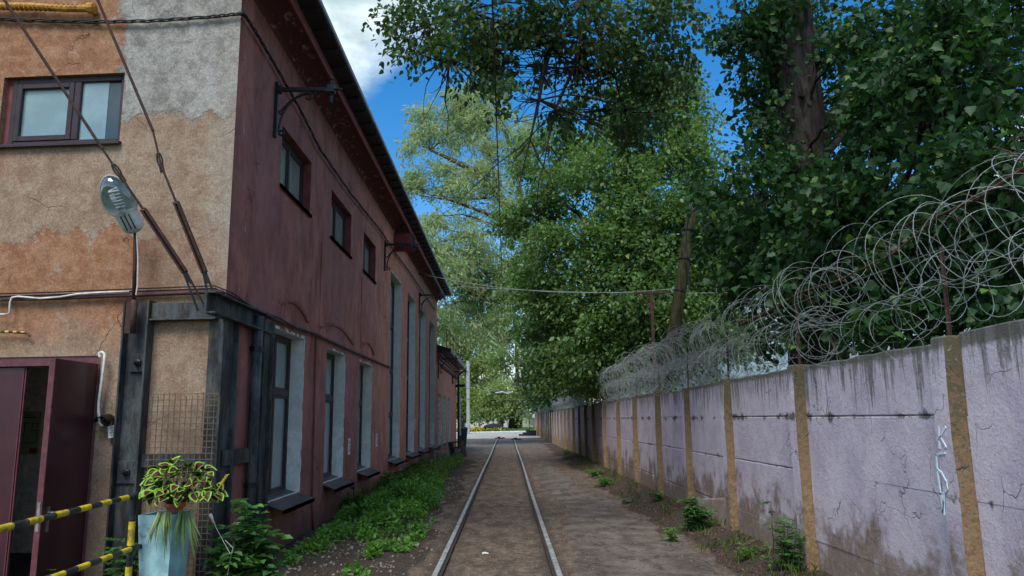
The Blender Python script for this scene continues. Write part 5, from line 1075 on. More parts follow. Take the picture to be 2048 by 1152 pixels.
# trees beyond the cross road
far_specs = [
    ('far_tree', [(905, 640, 150, 35, 40), (945, 690, 150, 45, 45), (900, 710, 150, 40, 45), (960, 740, 150, 55, 40), (990, 680, 150, 30, 40, .6), (925, 755, 150, 40, 35)], 930, .42, 'far_green', 'leafy mid green tree rising behind the concrete lamp post'),
    ('far_tree', [(1000, 640, 135, 25, 50, .45), (1030, 700, 135, 30, 40, .35), (1065, 720, 135, 30, 40, .4), (1050, 660, 135, 35, 30, .3), (1085, 650, 135, 30, 45, .6), (1000, 730, 138, 30, 30, .7)], 1032, .4, 'l_far', 'sparse tall tree with sky showing through beyond the road'),
    ('far_tree', [(1100, 700, 75, 40, 50), (1090, 760, 75, 30, 40), (1110, 640, 75, 40, 50), (1120, 780, 60, 40, 30), (1085, 795, 85, 25, 25)], 1110, .30, 'l_dark', 'dark vine covered tree just behind the far end of the wall'),
    ('round_tree', [(965, 805, 124, 24, 22), (1000, 795, 124, 30, 26), (1030, 803, 124, 24, 24), (1000, 818, 124, 38, 14), (985, 787, 124, 28, 18)], 1000, .38, 'l_far', 'low rounded willow with drooping foliage on the far verge'),
    ('yellow_tree', [(915, 790, 118, 18, 22), (932, 800, 118, 20, 22), (920, 820, 118, 18, 20)], 922, .36, 'l_yel', 'small yellow green tree beside the corner of the annex'),
]
for k, (nm, cl, bx, sz, mt, lab) in enumerate(far_specs):
    Y = cl[0][2]; base = hy(bx, 850, Y) * np.array([1, 1, 0]); top = PX(bx, min(c[1] for c in cl), Y)
    tree(nm, base, lab, None, [base, base * .6 + top * .4 + np.array([.3, 0, 0]), base * .25 + top * .75, top], [.5, .38, .22, .06] if Y > 100 else [.35, .25, .15, .05], clumps_px(cl, 2.4), 'far', sz, M['l_far' if mt == 'far_green' else mt], 'bark2', 60 + k, spray=1.4, nleaf=14, spread=.35, droop=.4, brad=.05, brmin=.04)
for (px, w_, lab) in ((1024, .55, 'left one of the twin trunks under the low willow'), (1037, .5, 'right one of the twin trunks under the low willow')):
    p = hy(px, 850, 126) * np.array([1, 1, 0]); b = MB(); b.tube([p, p + np.array([.2, 0, 3]), p + np.array([.6, 0, 7.5]), p + np.array([1.4, 0, 12])], [w_ * 1.3, w_, w_ * .6, w_ * .2], 9); b.tube([p + np.array([.2, 0, 4]), p + np.array([-1.2, .3, 8])], [w_ * .5, .1], 6)
    tag(mk('bare_tree', b, M['bark2'], smooth=True, loc=p), lab, 'tree', 'twin trunks beyond the road')
# woods closing the view
rg = np.random.default_rng(8); cls = []
for k in range(70):
    x_ = -75 + k * 2.6 + rg.normal() * 2; y_ = 205 + rg.normal() * 8; h_ = rg.uniform(8, 15) * (.75 if 2 < x_ < 14 else 1); cls.append(((x_, y_, h_ * .55), (rg.uniform(4, 7), 4, h_ * .55), 700))
P, O, _ = clump_points(cls, rg, 2.0, 14, .5); o = link('distant_woods', leaves_mesh('distant_woods', P, .75 * np.ones(len(P)), leaf_frames(len(P), rg, .6, .3, O), 'far', M['l_far'], rg, (0, 0, 0))); tag(o, 'hazy band of distant woodland closing the view behind the far fence', 'woods', kind='stuff')
# hedge-like undergrowth behind the wall
cls = []
for k in range(36):
    y_ = 9 + k * 2.3; cls.append(((WX + 1.6 + rg.normal() * .4 + .02 * y_, y_, 1.6), (1.1, 1.5, 1.3 if y_ > 20 else 1.0), 1100 if y_ < 40 else 600))
P, O, _ = clump_points(cls, rg, .4, 12, .1); kp_ = clip_wall(P) & (P[:, 0] > WX + .05); P = P[kp_]; O = O[kp_]; o = link('undergrowth', leaves_mesh('undergrowth', P, .11 * np.ones(len(P)), leaf_frames(len(P), rg, .5, .4, O), 'ovate', M['l_lime'], rg, (0, 0, 0))); tag(o, 'leafy undergrowth filling the ground behind the razor wire', 'undergrowth', kind='stuff')
# climber hanging round the poplar foot and wall top
cls = [(PX(px, py, Y), (rx * Y / FPX, .5, ry * Y / FPX), int(rx * ry * .10)) for px, py, Y, rx, ry in ((1640, 640, 9.5, 80, 50), (1720, 690, 8.6, 60, 30), (1800, 660, 8.0, 90, 40), (1900, 620, 7.6, 80, 50), (1560, 660, 11, 50, 40), (2000, 580, 7.2, 70, 60), (1980, 480, 7.6, 80, 60), (1870, 500, 8.4, 80, 60))]
P, O, _ = clump_points(cls, rg, .3, 10, .08); kp_ = clip_wall(P) & (P[:, 0] > WX + .05); P = P[kp_]; O = O[kp_]; cu = thing('climbing_shrub', (4.2, 8.3, 0), 'broad leaved shrub pressing through the razor wire from behind the wall', 'shrub'); b = MB()
for c, r, n in cls: q = bez((4.3, 8.3, 0), c, rg, .08, 6); b.tube(q, [.04, .035, .03, .025, .02, .015, .01], 5)
mk('stem', b, M['bark2'], cu)
o = link('foliage', leaves_mesh('foliage', P, .10 * (1 + rg.normal(size=len(P)) * .2).clip(.5, 1.5), leaf_frames(len(P), rg, .5, .7, O), 'pop', M['l_pop'], rg, cu.location), cu); o['kind'] = 'stuff'

# ================================================================== POLES, WIRES, FAR THINGS
lpz = PX(1384, 425, 21); lb = PX(1345, 680, 21); lb = lpz + (lb - lpz) * (lpz[2] / (lpz[2] - lb[2])); pl = thing('wooden_pole', lb, 'mossy leaning wooden utility pole behind the wall', 'utility pole'); b = MB(); b.tube([lb, lb * .5 + lpz * .5, lpz], [.22, .19, .15], 12); mk('shaft', b, M['pole'], pl, smooth=True)
b = MB()
for t_ in (.70, .82, .93): c = lb * (1 - t_) + lpz * t_; b = MB(); b.tube([c, c + (lpz - lb) * .006], .19, 12); mk('band', b, M['iron'], pl)
b = MB(); t0_ = lpz + np.array([0, 0, .05]); b.tube([t0_ + np.array([.02, 0, .2]), t0_ + np.array([.02, -.1, -.05])], .07, 8); b.tube([lpz + np.array([-.25, -.15, -2.3]), lpz + np.array([-.24, -.15, -.6]), lpz + np.array([-.14, -.15, -.1]), lpz + np.array([.1, -.12, .12]), lpz + np.array([.6, -.1, -.1]), lpz + np.array([1.6, 0, -.6])], .018, 5); b.tube([lpz + np.array([.1, -.1, .1]), lpz + np.array([.9, 0, -.5])], .02, 5); b.tube([lpz + np.array([.35, -.15, -.1]), lpz + np.array([.35, -.15, -.6])], .12, 8); mk('cable_loop', b, M['cable'], pl)
p = PX(1302, 585, 24); tp = thing('steel_mast', (p[0], 24, 0), 'thin rusty steel mast with short crossarm behind the razor wire', 'mast'); b = MB(); b.bar((p[0], 24, 0), p, .09, .09); mk('shaft', b, M['rust'], tp); b = MB(); b.bar(p + np.array([-.55, 0, 0]), p + np.array([.55, 0, 0]), .07, .07); b.bar(p + np.array([-.45, 0, 0]), p + np.array([0, 0, -.5]), .04, .04); b.bar(p + np.array([.45, 0, 0]), p + np.array([0, 0, -.5]), .04, .04); mk('crossarm', b, M['rust'], tp)
def wire(pts, r, lab, mat='wired', n=5, grp='overhead wires', nm='overhead_wire'): b = MB(); b.tube(pts, r, n); return tag(mk(nm, b, M[mat], loc=pts[0]), lab, 'wire', grp)
def sag(a, b, s, n=24): a = np.array(a); b = np.array(b); return [a * (1 - t_) + b * t_ + np.array([0, 0, -4 * s * t_ * (1 - t_)]) for t_ in np.linspace(0, 1, n)]
an = hx(822, 543, -3.38); e1 = PX(1370, 575, 24); wr = wire(sag(an, e1, .42), .010, 'upper span wire running from the insulator on the workshop wall to the mast', 'wire')
b = MB(); d = (np.array(sag(an, e1, .42)[1]) - an); d /= np.linalg.norm(d); b.lathe(an + d * .3, [(.03, 0), (.06, .03), (.045, .09), (.06, .15), (.045, .21), (.06, .27), (.03, .32)], 8, axis=d); mk('insulator', b, M['rust'], wr)
wire(sag(PX(920, 573, 25), PX(1480, 585, 24), .10), .009, 'lower span wire crossing the lane just below the upper one', 'wire')
wire([(-.125 - .0006 * (y - 25), y, 6.42 + .004 * abs(y - 25)) for y in np.linspace(2, 26, 20)], .011, 'dark trolley wire running along the lane above the track', 'iron')
lpb = hz(933, 866); lpb = np.array([-5.55, 107.5, 0]); lps = thing('concrete_lamp_post', lpb, 'tall pale concrete lamp post on the far side of the road', 'lamp post'); b = MB(); b.bar(lpb, lpb + np.array([0, 0, 10.2]), .46, .46); mk('shaft', b, M['conc'], lps, bevel=.05)
for k, (a, c, s) in enumerate((((870, 795, 60), (1215, 783, 118), .6), ((880, 752, 60), (935, 745, 108), .2), ((935, 767, 108), (1215, 778, 122), 1.2), ((905, 768, 55), (1000, 778, 110), .4))): wire(sag(PX(*a), PX(*c), s), .025, ('long sagging wire over the far road, lowest of the set', 'short wire from the annex eaves to the concrete post', 'wire from the concrete post to the right over the verge', 'thin wire leaving the annex lamp box towards the road')[k], 'wire')
for px, lab in ((996, 'left curved street light arm over the far verge'), (1018, 'right curved street light arm over the far verge')):
    p = PX(px, 787, 122); b = MB(); b.tube([p + np.array([-.4, 0, .1]), p + np.array([.7, 0, .25]), p + np.array([1.7, 0, -.1])], [.13, .12, .10], 6); tag(mk('street_light_arm', b, M['lampb'], loc=p), lab, 'street light', 'far street lights')
for px in (1053, 1075, 1083): p = PX(px, 797, 165); b = MB(); b.tube([(p[0], 165, 0), (p[0], 165, p[2] + (3 if px > 1060 else 0))], .10, 6); tag(mk('thin_mast', b, M['conc'], loc=(p[0], 165, 0)), {1053: 'thin pale mast above the low white building, leftmost of the three', 1075: 'thin pale mast just behind the end of the lane wall, middle of the three', 1083: 'thin pale mast among the dark leaves, rightmost of the three'}[px], 'mast', 'thin masts behind the far fence')
ff = thing('far_fence', (0, 140, 0), 'long pale stained concrete fence beyond the grass verge', 'fence'); random.seed(9)
for k in range(-9, 9):
    b = MB(); x0 = k * 2.6; b.box(x0 + .1, x0 + 2.5, 140, 140.12, 0, 2.15)
    for j in range(1, 6): b.box(x0 + .1 + j * .4 - .03, x0 + .1 + j * .4 + .03, 139.96, 140, .1, 2.05)
    mk('panel', b, M['farfence'], ff); b = MB(); b.box(x0 - .1, x0 + .1, 139.9, 140.2, 0, 2.3); mk('post', b, M['conc'], ff)
wb = thing('white_building', PX(1055, 840, 160) * np.array([1, 1, 0]), 'low white building with brown band showing over the far fence', 'building'); x0, x1 = PX(1038, 830, 160)[0], PX(1074, 830, 160)[0] + 3
b = MB(); b.box(x0, x1, 160, 170, 0, 3.3); mk('wall', b, M['kerb'], wb); b = MB(); b.box(x0 - .3, x1 + .3, 159.7, 170, 3.3, 3.6); mk('roof', b, M['conc'], wb); b = MB(); b.box(x0 + 1, x0 + 2.6, 160.5, 163, 3.6, 4.6); mk('roof_box', b, M['kerb'], wb); b = MB(); b.box(x0 - .2, x0 + 1, 160.6, 163, 3.6, 4.5); b.box(x0 + 2.7, x1, 160.6, 163, 3.6, 4.4); mk('brown_band', b, M['rust'], wb)
for k in range(3): b = MB(); b.box(x0 + .5 + k * 1.4, x0 + 1.4 + k * 1.4, 159.97, 160, 2.2, 3.0); mk('window', b, M['glassd'], wb)
bs = PX(990, 854, 118); b = MB(); rg = np.random.default_rng(4)
import mathutils.noise as mn
bmx = bmesh.new(); bmesh.ops.create_icosphere(bmx, subdivisions=3, radius=1)
for v in bmx.verts: q = mn.noise(v.co * 1.3) * .35 + 1; v.co = Vector((v.co.x * 2.0 * q, v.co.y * .9 * q, max(-.3, v.co.z * .85 * q + .5)))
me = bpy.data.meshes.new('dark_boulder'); bmx.to_mesh(me); bmx.free(); me.materials.append(M['stone']); o = link('dark_boulder', me); o.location = (bs[0], 119, 0); o.scale = (.9, .9, .95); tag(o, 'dark boulder lying on the far verge under the low willow', 'boulder')
# verge grass and flowers
rg = np.random.default_rng(12); n = 14000; X_ = rg.uniform(-16, 10, n); Y_ = rg.uniform(114, 139, n); keep = (Y_ > 113.6 + (X_ + 7.6) * .42); P = np.stack([X_, Y_, np.zeros(n)], 1)[keep]
fr = leaf_frames(len(P), rg, 0, -1.5); o = link('verge_grass', leaves_mesh('verge_grass', P, rg.uniform(.25, .6, len(P)), fr, 'far', M['l_grass'], rg, (0, 0, 0))); tag(o, 'rough green grass growing on the verge beyond the road', 'grass', kind='stuff')
n = 900; X_ = rg.uniform(-8, -.8, n); Y_ = rg.uniform(114.5, 120, n); keep = (Y_ > 113.8 + (X_ + 7.6) * .42) & (rg.random(n) < np.where(X_ < -3.5, 1, .4)); P = np.stack([X_, Y_, rg.uniform(.25, .6, n)], 1)[keep]
me = leaves_mesh('flowers', P, rg.uniform(.14, .26, len(P)), leaf_frames(len(P), rg, .6, -.5), 'far', M['yl'], rg, (0, 0, 0)); tag(link('flowers', me), 'yellow flowers scattered along the far verge', 'flowers', kind='stuff')
p = hz(1073, 868); st_ = thing('metal_steps', (3.0, 88, 0), 'small dark steps with handrail at the far end of the wall', 'steps'); b = MB()
for k in range(3): b.box(1.3 + .45 * k, 3.3, 88, 89.2, .2 * k, .2 * k + .2)
mk('step', b, M['stone'], st_); b = MB(); b.tube([(2.5, 88.1, .6), (2.5, 88.1, 2.3), (3.2, 88.1, 2.6)], .04, 6); mk('handrail', b, M['iron'], st_)
g = hz(914, 884); bn = thing('green_bin', (-3.05, 51.6, 0), 'dark green wheeled bin standing behind the annex corner', 'bin'); b = MB(); b.hexa([(-3.25, 51.3, .1), (-2.82, 51.3, .1), (-2.82, 51.9, .1), (-3.25, 51.9, .1), (-3.35, 51.2, 1.3), (-2.72, 51.2, 1.3), (-2.72, 52, 1.3), (-3.35, 52, 1.3)]); mk('body', b, M['bin'], bn, bevel=.03); b = MB(); b.hexa([(-3.4, 51.15, 1.3), (-2.68, 51.15, 1.3), (-2.68, 52.05, 1.3), (-3.4, 52.05, 1.3), (-3.3, 51.25, 1.42), (-2.8, 51.25, 1.42), (-2.8, 51.95, 1.45), (-3.3, 51.95, 1.45)]); mk('lid', b, M['bin'], bn)
b = MB(); b.box(-3.2, -3.12, 50.9, 51.0, .9, 3.6); tag(mk('white_sign_board', b, M['paper'], loc=(-3.15, 50.95, 1)), 'narrow white board fixed at the annex corner above the bin', 'board')
# brown crate steps leaning on the annex wall, and a bleached frame
cr_ = thing('wooden_crate_rack', (-3.0, 40, 0), 'brown slatted timber rack leaning against the annex wall', 'crate'); o_ = np.array([-2.75, 37.4, .03])
def Cq(u, v, w): return o_ + np.array([u * .62 - v * .12 + w * .3, w, v * .52 + u * .12])
for (u0, u1, v0, v1) in ((0, .09, 0, 1.5), (.86, .95, 0, 1.5), (0, .95, 0, .09), (0, .95, .45, .54), (0, .95, .92, 1.01), (0, .95, 1.41, 1.5)):
    b = MB(); b.hexa([Cq(u0, v0, 0), Cq(u1, v0, 0), Cq(u1, v0, .5), Cq(u0, v0, .5), Cq(u0, v1, 0), Cq(u1, v1, 0), Cq(u1, v1, .5), Cq(u0, v1, .5)]); mk('plank', b, M['wood'], cr_)
wf = thing('bleached_frame', (-3.0, 31.2, 0), 'bleached grey timber frame lying in the weeds by the annex', 'frame'); a = hz(875, 925, .05); X0, Y0 = -3.22, 33.6
for (x0, x1, z0, z1, dy) in ((0, .06, 0, .6, 0), (.56, .62, 0, .6, 0), (.06, .56, .53, .6, 0), (.06, .56, .1, .25, .05)): b = MB(); b.box(X0 + x0, X0 + x1, Y0 + dy, Y0 + dy + .12, z0, z1); mk('plank', b, M['woodw'], wf)
# pale metal clad building behind the trees
cb = thing('metal_clad_building', (14, 42, 0), 'pale blue metal clad hall glimpsed through the leaves behind the wall', 'building')
for k in range(12):
    for j in range(6): b = MB(); x0 = 11.2 + k * 1.6; b.box(x0, x0 + 1.56, 40, 40.1, j * 1.9, j * 1.9 + 1.87); mk('panel', b, M['clad'], cb)
b = MB(); b.box(11.1, 30.5, 40.12, 55, 0, 11.5); mk('hall', b, M['conc'], cb); b = MB(); b.box(11.0, 30.6, 39.9, 55.1, 11.5, 11.8); mk('roof', b, M['clad'], cb)

# ================================================================== FOREGROUND LEFT: RAILING, PLANTER, PLANTS
rl = thing('guard_railing', (-3.8, 7.8, 0), 'black and yellow striped tubular guard railing in front of the door', 'railing')
def striped(a, b_, r, offs, L1=.20, L2=.235):
    a = np.array(a); b_ = np.array(b_); T = np.linalg.norm(b_ - a); d = (b_ - a) / T; s = MB(); s.tube([a, b_], r, 12); t_ = offs; ys_ = []
    while t_ < T:
        e = min(T, t_ + L1)
        if e > 0: y = MB(); y.tube([a + d * max(0, t_), a + d * e], r * 1.03, 12); ys_.append(y)
        t_ += L1 + L2
    o = mk('rail', s, M['black'], rl, smooth=False)
    for y in ys_: mk('yellow_stripe', y, M['yellow'], o)
A1 = hy(268, 992, 7.9); B1 = hz(0, 1058, A1[2]); B1 = A1 + (B1 - A1) * 1.5
striped(A1, B1, .027, .17, .20, .21)
A2 = hy(262, 1098, 7.9); B2 = hz(120, 1150, A2[2]); B2 = A2 + (B2 - A2) * 2.2; striped(A2, B2, .027, .03, .20, .20)
pbx = hy(249, 1140, 7.9)[0]; zt_ = A1[2]; y4 = [hy(255, q, 7.9)[2] for q in (1043, 1091, 1133, 1180)]
s = MB(); s.tube([(A1[0], 7.9, -.05), (A1[0], 7.9, zt_)], .030, 12); o = mk('post', s, M['black'], rl); y_ = MB(); y_.tube([(A1[0], 7.9, y4[1]), (A1[0], 7.9, y4[0])], .032, 12); mk('yellow_stripe', y_, M['yellow'], o); y_ = MB(); y_.tube([(A1[0], 7.9, y4[3]), (A1[0], 7.9, y4[2])], .032, 12); mk('yellow_stripe', y_, M['yellow'], o)
s = MB(); s.lathe((A1[0], 7.9, zt_), [(.028, -.03), (.036, -.02), (.036, .10), (.03, .11)], 10, axis=(0, 1, 0)); mk('end_cap', s, M['black'], rl)
s = MB(); s.tube([(A1[0] + .02, 7.9, A2[2]), (A1[0] + .12, 8.95, A2[2] + .02)], .026, 10); s.tube([(A1[0], 7.95, zt_), (A1[0] + .05, 8.95, zt_)], .022, 10); mk('wall_tie', s, M['black'], rl)
# planter
pc = hy(352, 1030, 8.0); pY = pc[1]; plx = pc[0]
kx0 = PX(278, 1035, pY)[0]; w_ = plx - kx0; dw = .42; PT = float(pc[2]); tp_ = .70
root = thing('concrete_planter', (kx0 + w_ / 2, pY + dw / 2, 0), 'tapered pale blue painted concrete planter in front of the wire mesh', 'planter')
th = R(-6); 
def PQ(u, v, z):
    sc_ = tp_ + (1 - tp_) * z / PT; cx_, cy_ = kx0 + w_ / 2, pY + dw / 2; x = (u - .5) * w_ * sc_; y = (v - .5) * dw * sc_; c, s = math.cos(th), math.sin(th); return np.array([cx_ + x * c - y * s, cy_ + x * s + y * c, z])
b = MB()
for (u0, v0, u1, v1) in ((0, 0, 1, 0), (1, 0, 1, 1), (1, 1, 0, 1), (0, 1, 0, 0)):
    for zz0, zz1 in ((0, .3), (.3, .6), (.6, PT)): b.poly([PQ(u0, v0, zz0), PQ(u1, v1, zz0), PQ(u1, v1, zz1), PQ(u0, v0, zz1)])
e = .10
for (u0, v0, u1, v1, a0_, b0_, a1_, b1_) in ((0, 0, 1, 0, e, e, 1 - e, e), (1, 0, 1, 1, 1 - e, e, 1 - e, 1 - e), (1, 1, 0, 1, 1 - e, 1 - e, e, 1 - e), (0, 1, 0, 0, e, 1 - e, e, e)):
    b.poly([PQ(u0, v0, PT), PQ(u1, v1, PT), PQ(a1_, b1_, PT), PQ(a0_, b0_, PT)]); b.poly([PQ(a0_, b0_, PT), PQ(a1_, b1_, PT), PQ(a1_, b1_, PT - .1), PQ(a0_, b0_, PT - .1)])
bmx = MB(); mk('body', b, M['planter'], root)
b = MB(); b.poly([PQ(e, e, PT - .08), PQ(1 - e, e, PT - .08), PQ(1 - e, 1 - e, PT - .08), PQ(e, 1 - e, PT - .08)]); mk('soil', b, M['potsoil'], root)
potc = PX(349, 1032, pY + .16); potc[2] = PT - .06; pot = thing('terracotta_pot', potc, 'small terracotta pot set into the top of the blue planter', 'flower pot'); b = MB(); b.lathe(potc, [(.065, 0), (.085, .12), (.10, .125), (.103, .165), (.092, .165), (.088, .15)], 20); mk('body', b, M['terra'], pot, smooth=False); b = MB(); b.lathe(potc + np.array([0, 0, .145]), [(.088, 0), (.05, .012)], 14); mk('soil', b, M['potsoil'], pot)
# coleus: every leaf a part
rg = np.random.default_rng(99); co = thing('coleus_plant', potc + np.array([0, 0, .15]), 'bushy coleus with maroon leaves edged in lime green above the planter', 'plant')
def coleus_mesh(k):
    h = [(0, 0), (.22, .02), (.38, .16), (.42, .34), (.34, .56), (.20, .78), (0, 1.0)]; cu = .10 + .05 * k
    outl = [(x, y) for x, y in h] + [(-x, y) for x, y in h[-2:0:-1]]; v = []; zf = lambda x, y: -cu * (y - .3) ** 2 * 1.6 + abs(x) * .22
    rows = []
    for s_ in (1.0, .74): rows.append([len(v) + i for i in range(len(outl))]); v += [(x * s_, .42 + (y - .42) * s_, zf(x * s_, y)) for x, y in outl]
    c = len(v); v.append((0, .42, -.02)); f = []; mi = []
    n = len(outl)
    for i in range(n): f.append((rows[0][i], rows[0][(i + 1) % n], rows[1][(i + 1) % n], rows[1][i])); mi.append(1)
    for i in range(n): f.append((rows[1][i], rows[1][(i + 1) % n], c)); mi.append(0)
    me = bpy.data.meshes.new('leaf'); me.from_pydata(v, [], f); me.materials.append(M['col_in']); me.materials.append(M['col_out']); me.polygons.foreach_set('material_index', mi); return me
cms = [coleus_mesh(k) for k in range(4)]; stb = MB(); cen = PX(358, 982, pY + .12)
for k in range(150):
    a_ = rg.uniform(0, 2 * math.pi); el = math.asin(rg.uniform(-.25, 1)); rr_ = rg.uniform(.55, 1.0); d = np.array([math.cos(a_) * math.cos(el), math.sin(a_) * math.cos(el), math.sin(el)])
    p = cen + d * np.array([.40, .26, .30]) * rr_ + rg.normal(size=3) * .015 + np.array([.02, 0, 0])
    if p[2] < potc[2] + .20 and abs(p[0] - potc[0] + .01) < .12 and p[1] < potc[1] + .08: continue
    if k % 3 == 0: stb.tube(bez(potc + np.array([0, 0, .15]), p - d * .02, rg, .08, 5), [.006, .005, .0045, .004, .003, .002], 5)
    D = d * .8 + np.array([0, -.35, -.55]) + rg.normal(size=3) * .25; D /= np.linalg.norm(D); N = d * .6 + np.array([0, -.75, .55]) + rg.normal(size=3) * .22; N -= D * (N @ D); N /= np.linalg.norm(N); X_ = np.cross(D, N); sz = rg.uniform(.08, .14)
    o = link('leaf', cms[k % 4], co); m_ = Matrix.Identity(4)
    for c_, ax_ in enumerate((X_, D, N)):
        for r_ in range(3): m_[r_][c_] = ax_[r_] * sz
    for r_ in range(3): m_[r_][3] = p[r_] - co.location[r_]
    o.matrix_local = m_
mk('stems', stb, M['bark2'], co)
b = MB(); sp0 = cen + np.array([.40, 0, .0]); 
fs = MB(); fs.tube([sp0, sp0 + np.array([.05, 0, .08]), sp0 + np.array([.10, 0, .16])], .004, 4)
for k in range(22): t_ = k / 22; p = sp0 + np.array([.03 + .07 * t_, 0, .05 + .11 * t_]); fs.lathe(p + np.array([.012 * math.cos(k * 2.4), .012 * math.sin(k * 2.4), 0]), [(.002, 0), (.008, .006), (.002, .014)], 5)
mk('flower_spike', fs, M['yl'], co)
# spider plant: every strap leaf a part
for gi, (px, py, n_, lab) in enumerate(((334, 1040, 19, 'left hanging tuft of striped strap leaves over the planter front'), (371, 1035, 19, 'right hanging tuft of striped strap leaves over the planter side'))):
    c = PX(px, py, pY + (-.02 if gi == 0 else .10)); c[2] = PT + .01; sp = thing('spider_plant', c, lab, 'plant', 'spider plants hanging from the planter')
    for k in range(n_):
        a_ = rg.uniform(-1, 1); L = rg.uniform(.26, .50) * (1 if abs(a_) < .6 else .8); b = MB(); pr_ = None; w0 = rg.uniform(.009, .015); out = rg.uniform(.02, .10); x_tgt = (.10 * a_) - (.03 if gi == 0 else -.03)
        for i in range(7):
            t_ = i / 6; w = w0 * (1 - t_ ** 2) + .0008; p = c + np.array([.03 * a_ + x_tgt * t_ ** .8 + .008 * math.sin(t_ * 5 + k), -(.04 + out * math.sin(t_ * 2.2)) * (1 if gi == 0 else .9) , .05 * math.sin(min(1, t_ * 3) * math.pi) - L * t_ ** 1.5]) + (np.array([.06, 0, 0]) * t_ if gi else 0); dx_ = np.array([w, w * .4 * math.sin(k), 0]); r_ = [b.vert(p - dx_), b.vert(p + np.array([0, -.002, -.001])), b.vert(p + dx_)]
            if pr_: b.face((pr_[0], pr_[1], r_[1], r_[0])); b.face((pr_[1], pr_[2], r_[2], r_[1]))
            pr_ = r_
        o = mk('strap_leaf', b, M['l_spider'], sp); a = o.data.attributes.new('rnd', 'FLOAT', 'FACE'); a.data.foreach_set('value', [rg.random()] * len(o.data.polygons))
# shrubs with compound leaves
def shrub(name, loc, lab, cat, nst, h, spread, lsz, mat, seed, nobj=0, group=None, tilt=(0, 0), pairs=(4, 7), lk='ovate', stick='bark2', flat=.25):
    rg = np.random.default_rng(seed); loc = np.array(loc, float); rt = thing(name, loc, lab, cat, group); sb = MB(); P = []; Fx = []; Fd = []; Fn = []
    for s_ in range(nst):
        a_ = rg.uniform(0, 2 * math.pi); r_ = spread * math.sqrt(rg.random()); top = loc + np.array([r_ * math.cos(a_) + tilt[0] * h, r_ * math.sin(a_) + tilt[1] * h, h * rg.uniform(.6, 1.0) * (1 - .35 * (r_ / spread) ** 2)]); bs_ = loc + np.array([r_ * .2 * math.cos(a_), r_ * .2 * math.sin(a_), 0]); st = bez(bs_, top, rg, .07, 8); sb.tube(st, list(np.linspace(.010, .003, 9)) if h > .5 else list(np.linspace(.005, .0015, 9)), 4)
        for i in range(1, 9):
            for q in range(2 if h > .4 else 1):
                b2 = rg.uniform(0, 2 * math.pi); fl = np.array([math.cos(b2), math.sin(b2), rg.uniform(-.1, .45)]); fl /= np.linalg.norm(fl); n_ = rg.integers(*pairs); LL = lsz * n_ * .62; side = np.cross(fl, [0, 0, 1.0]); side /= np.linalg.norm(side); upn = np.cross(side, fl)
                a0 = st[i]; q_ = [a0 + fl * LL * t_ + np.array([0, 0, -flat * LL * t_ * t_]) for t_ in np.linspace(0, 1, 4)]; sb.tube(q_, .002 if h > .5 else .001, 3, cap=False)
                for j in range(n_):
                    t_ = (j + .8) / n_; p = a0 + fl * LL * t_ + np.array([0, 0, -flat * LL * t_ * t_])
                    for sg in (-1, 1):
                        D = side * sg * .85 + fl * .55 + np.array([0, 0, -.12]) + rg.normal(size=3) * .12
                        if j == n_ - 1 and sg == 1: D = fl + rg.normal(size=3) * .1
                        D /= np.linalg.norm(D); N = upn + rg.normal(size=3) * .22; N -= D * (N @ D); N /= np.linalg.norm(N); P.append(p); Fx.append(np.cross(D, N)); Fd.append(D); Fn.append(N)
    mk('stems', sb, M[stick], rt); P = np.array(P); fr = [np.array(Fx), np.array(Fd), np.array(Fn)]; S_ = lsz * rg.uniform(.7, 1.25, len(P)); off = rt.location
    if nobj:
        order = np.argsort(np.linalg.norm(P - C0, axis=1) / S_)[:nobj]; keep = np.ones(len(P), bool); keep[order] = False; sv, sf = leaf_shape(lk); vs = []
        for k in range(5): me = bpy.data.meshes.new('leaf'); me.from_pydata([(x, y, z * (.5 + .3 * k)) for x, y, z in sv], [], sf); me.materials.append(M[mat]); a = me.attributes.new('rnd', 'FLOAT', 'FACE'); a.data.foreach_set('value', [(.1, .35, .55, .8, .95)[k]] * len(sf)); vs.append(me)
        for i in order:
            o = link('leaf', vs[rg.integers(0, 5)], rt); m_ = Matrix.Identity(4)
            for c_ in range(3):
                for r_ in range(3): m_[r_][c_] = fr[c_][i][r_] * S_[i]
                m_[c_][3] = P[i][c_] - off[c_]
            o.matrix_local = m_
        P = P[keep]; S_ = S_[keep]; fr = [f_[keep] for f_ in fr]
    o = link('foliage', leaves_mesh('foliage', P, S_, fr, lk, M[mat], rg, off), rt); o['kind'] = 'stuff'; return rt
shrub('elder_bush', (-2.86, 8.6, 0), 'green compound leaved bush growing at the building corner beside the planter', 'bush', 11, .92, .24, .125, 'l_bush', 3, nobj=300, pairs=(3, 5), flat=.45)
shrub('elder_sapling', (-2.98, 8.65, .0), 'taller leafy sapling rising behind the corner bush', 'sapling', 3, 1.22, .12, .105, 'l_bush', 4, pairs=(3, 6))
shrub('bindweed', (-4.2, 8.5, 0), 'small leafy weed climbing the steel column behind the railing', 'weed', 5, .95, .16, .06, 'l_bush', 5)
shrub('weed', (-4.75, 8.4, 0), 'weed with pale seed heads at the foot of the open door', 'weed', 4, .55, .15, .035, 'l_grass', 6)
shrub('weed', (-3.75, 7.5, 0), 'small pale weed at the foot of the blue planter', 'weed', 4, .35, .12, .04, 'l_bush', 16)
b = MB(); q = [PX(424, 1030, 8.5), PX(432, 1055, 8.4), PX(448, 1085, 8.3), PX(462, 1110, 8.3), PX(455, 1150, 8.3)]; b.tube(q, .0035, 5); b.tube([PX(420, 1028, 8.5), PX(428, 1046, 8.5)], [.02, .008], 6); b.tube([PX(450, 1080, 8.3), PX(466, 1096, 8.3), PX(456, 1135, 8.3)], .004, 4)
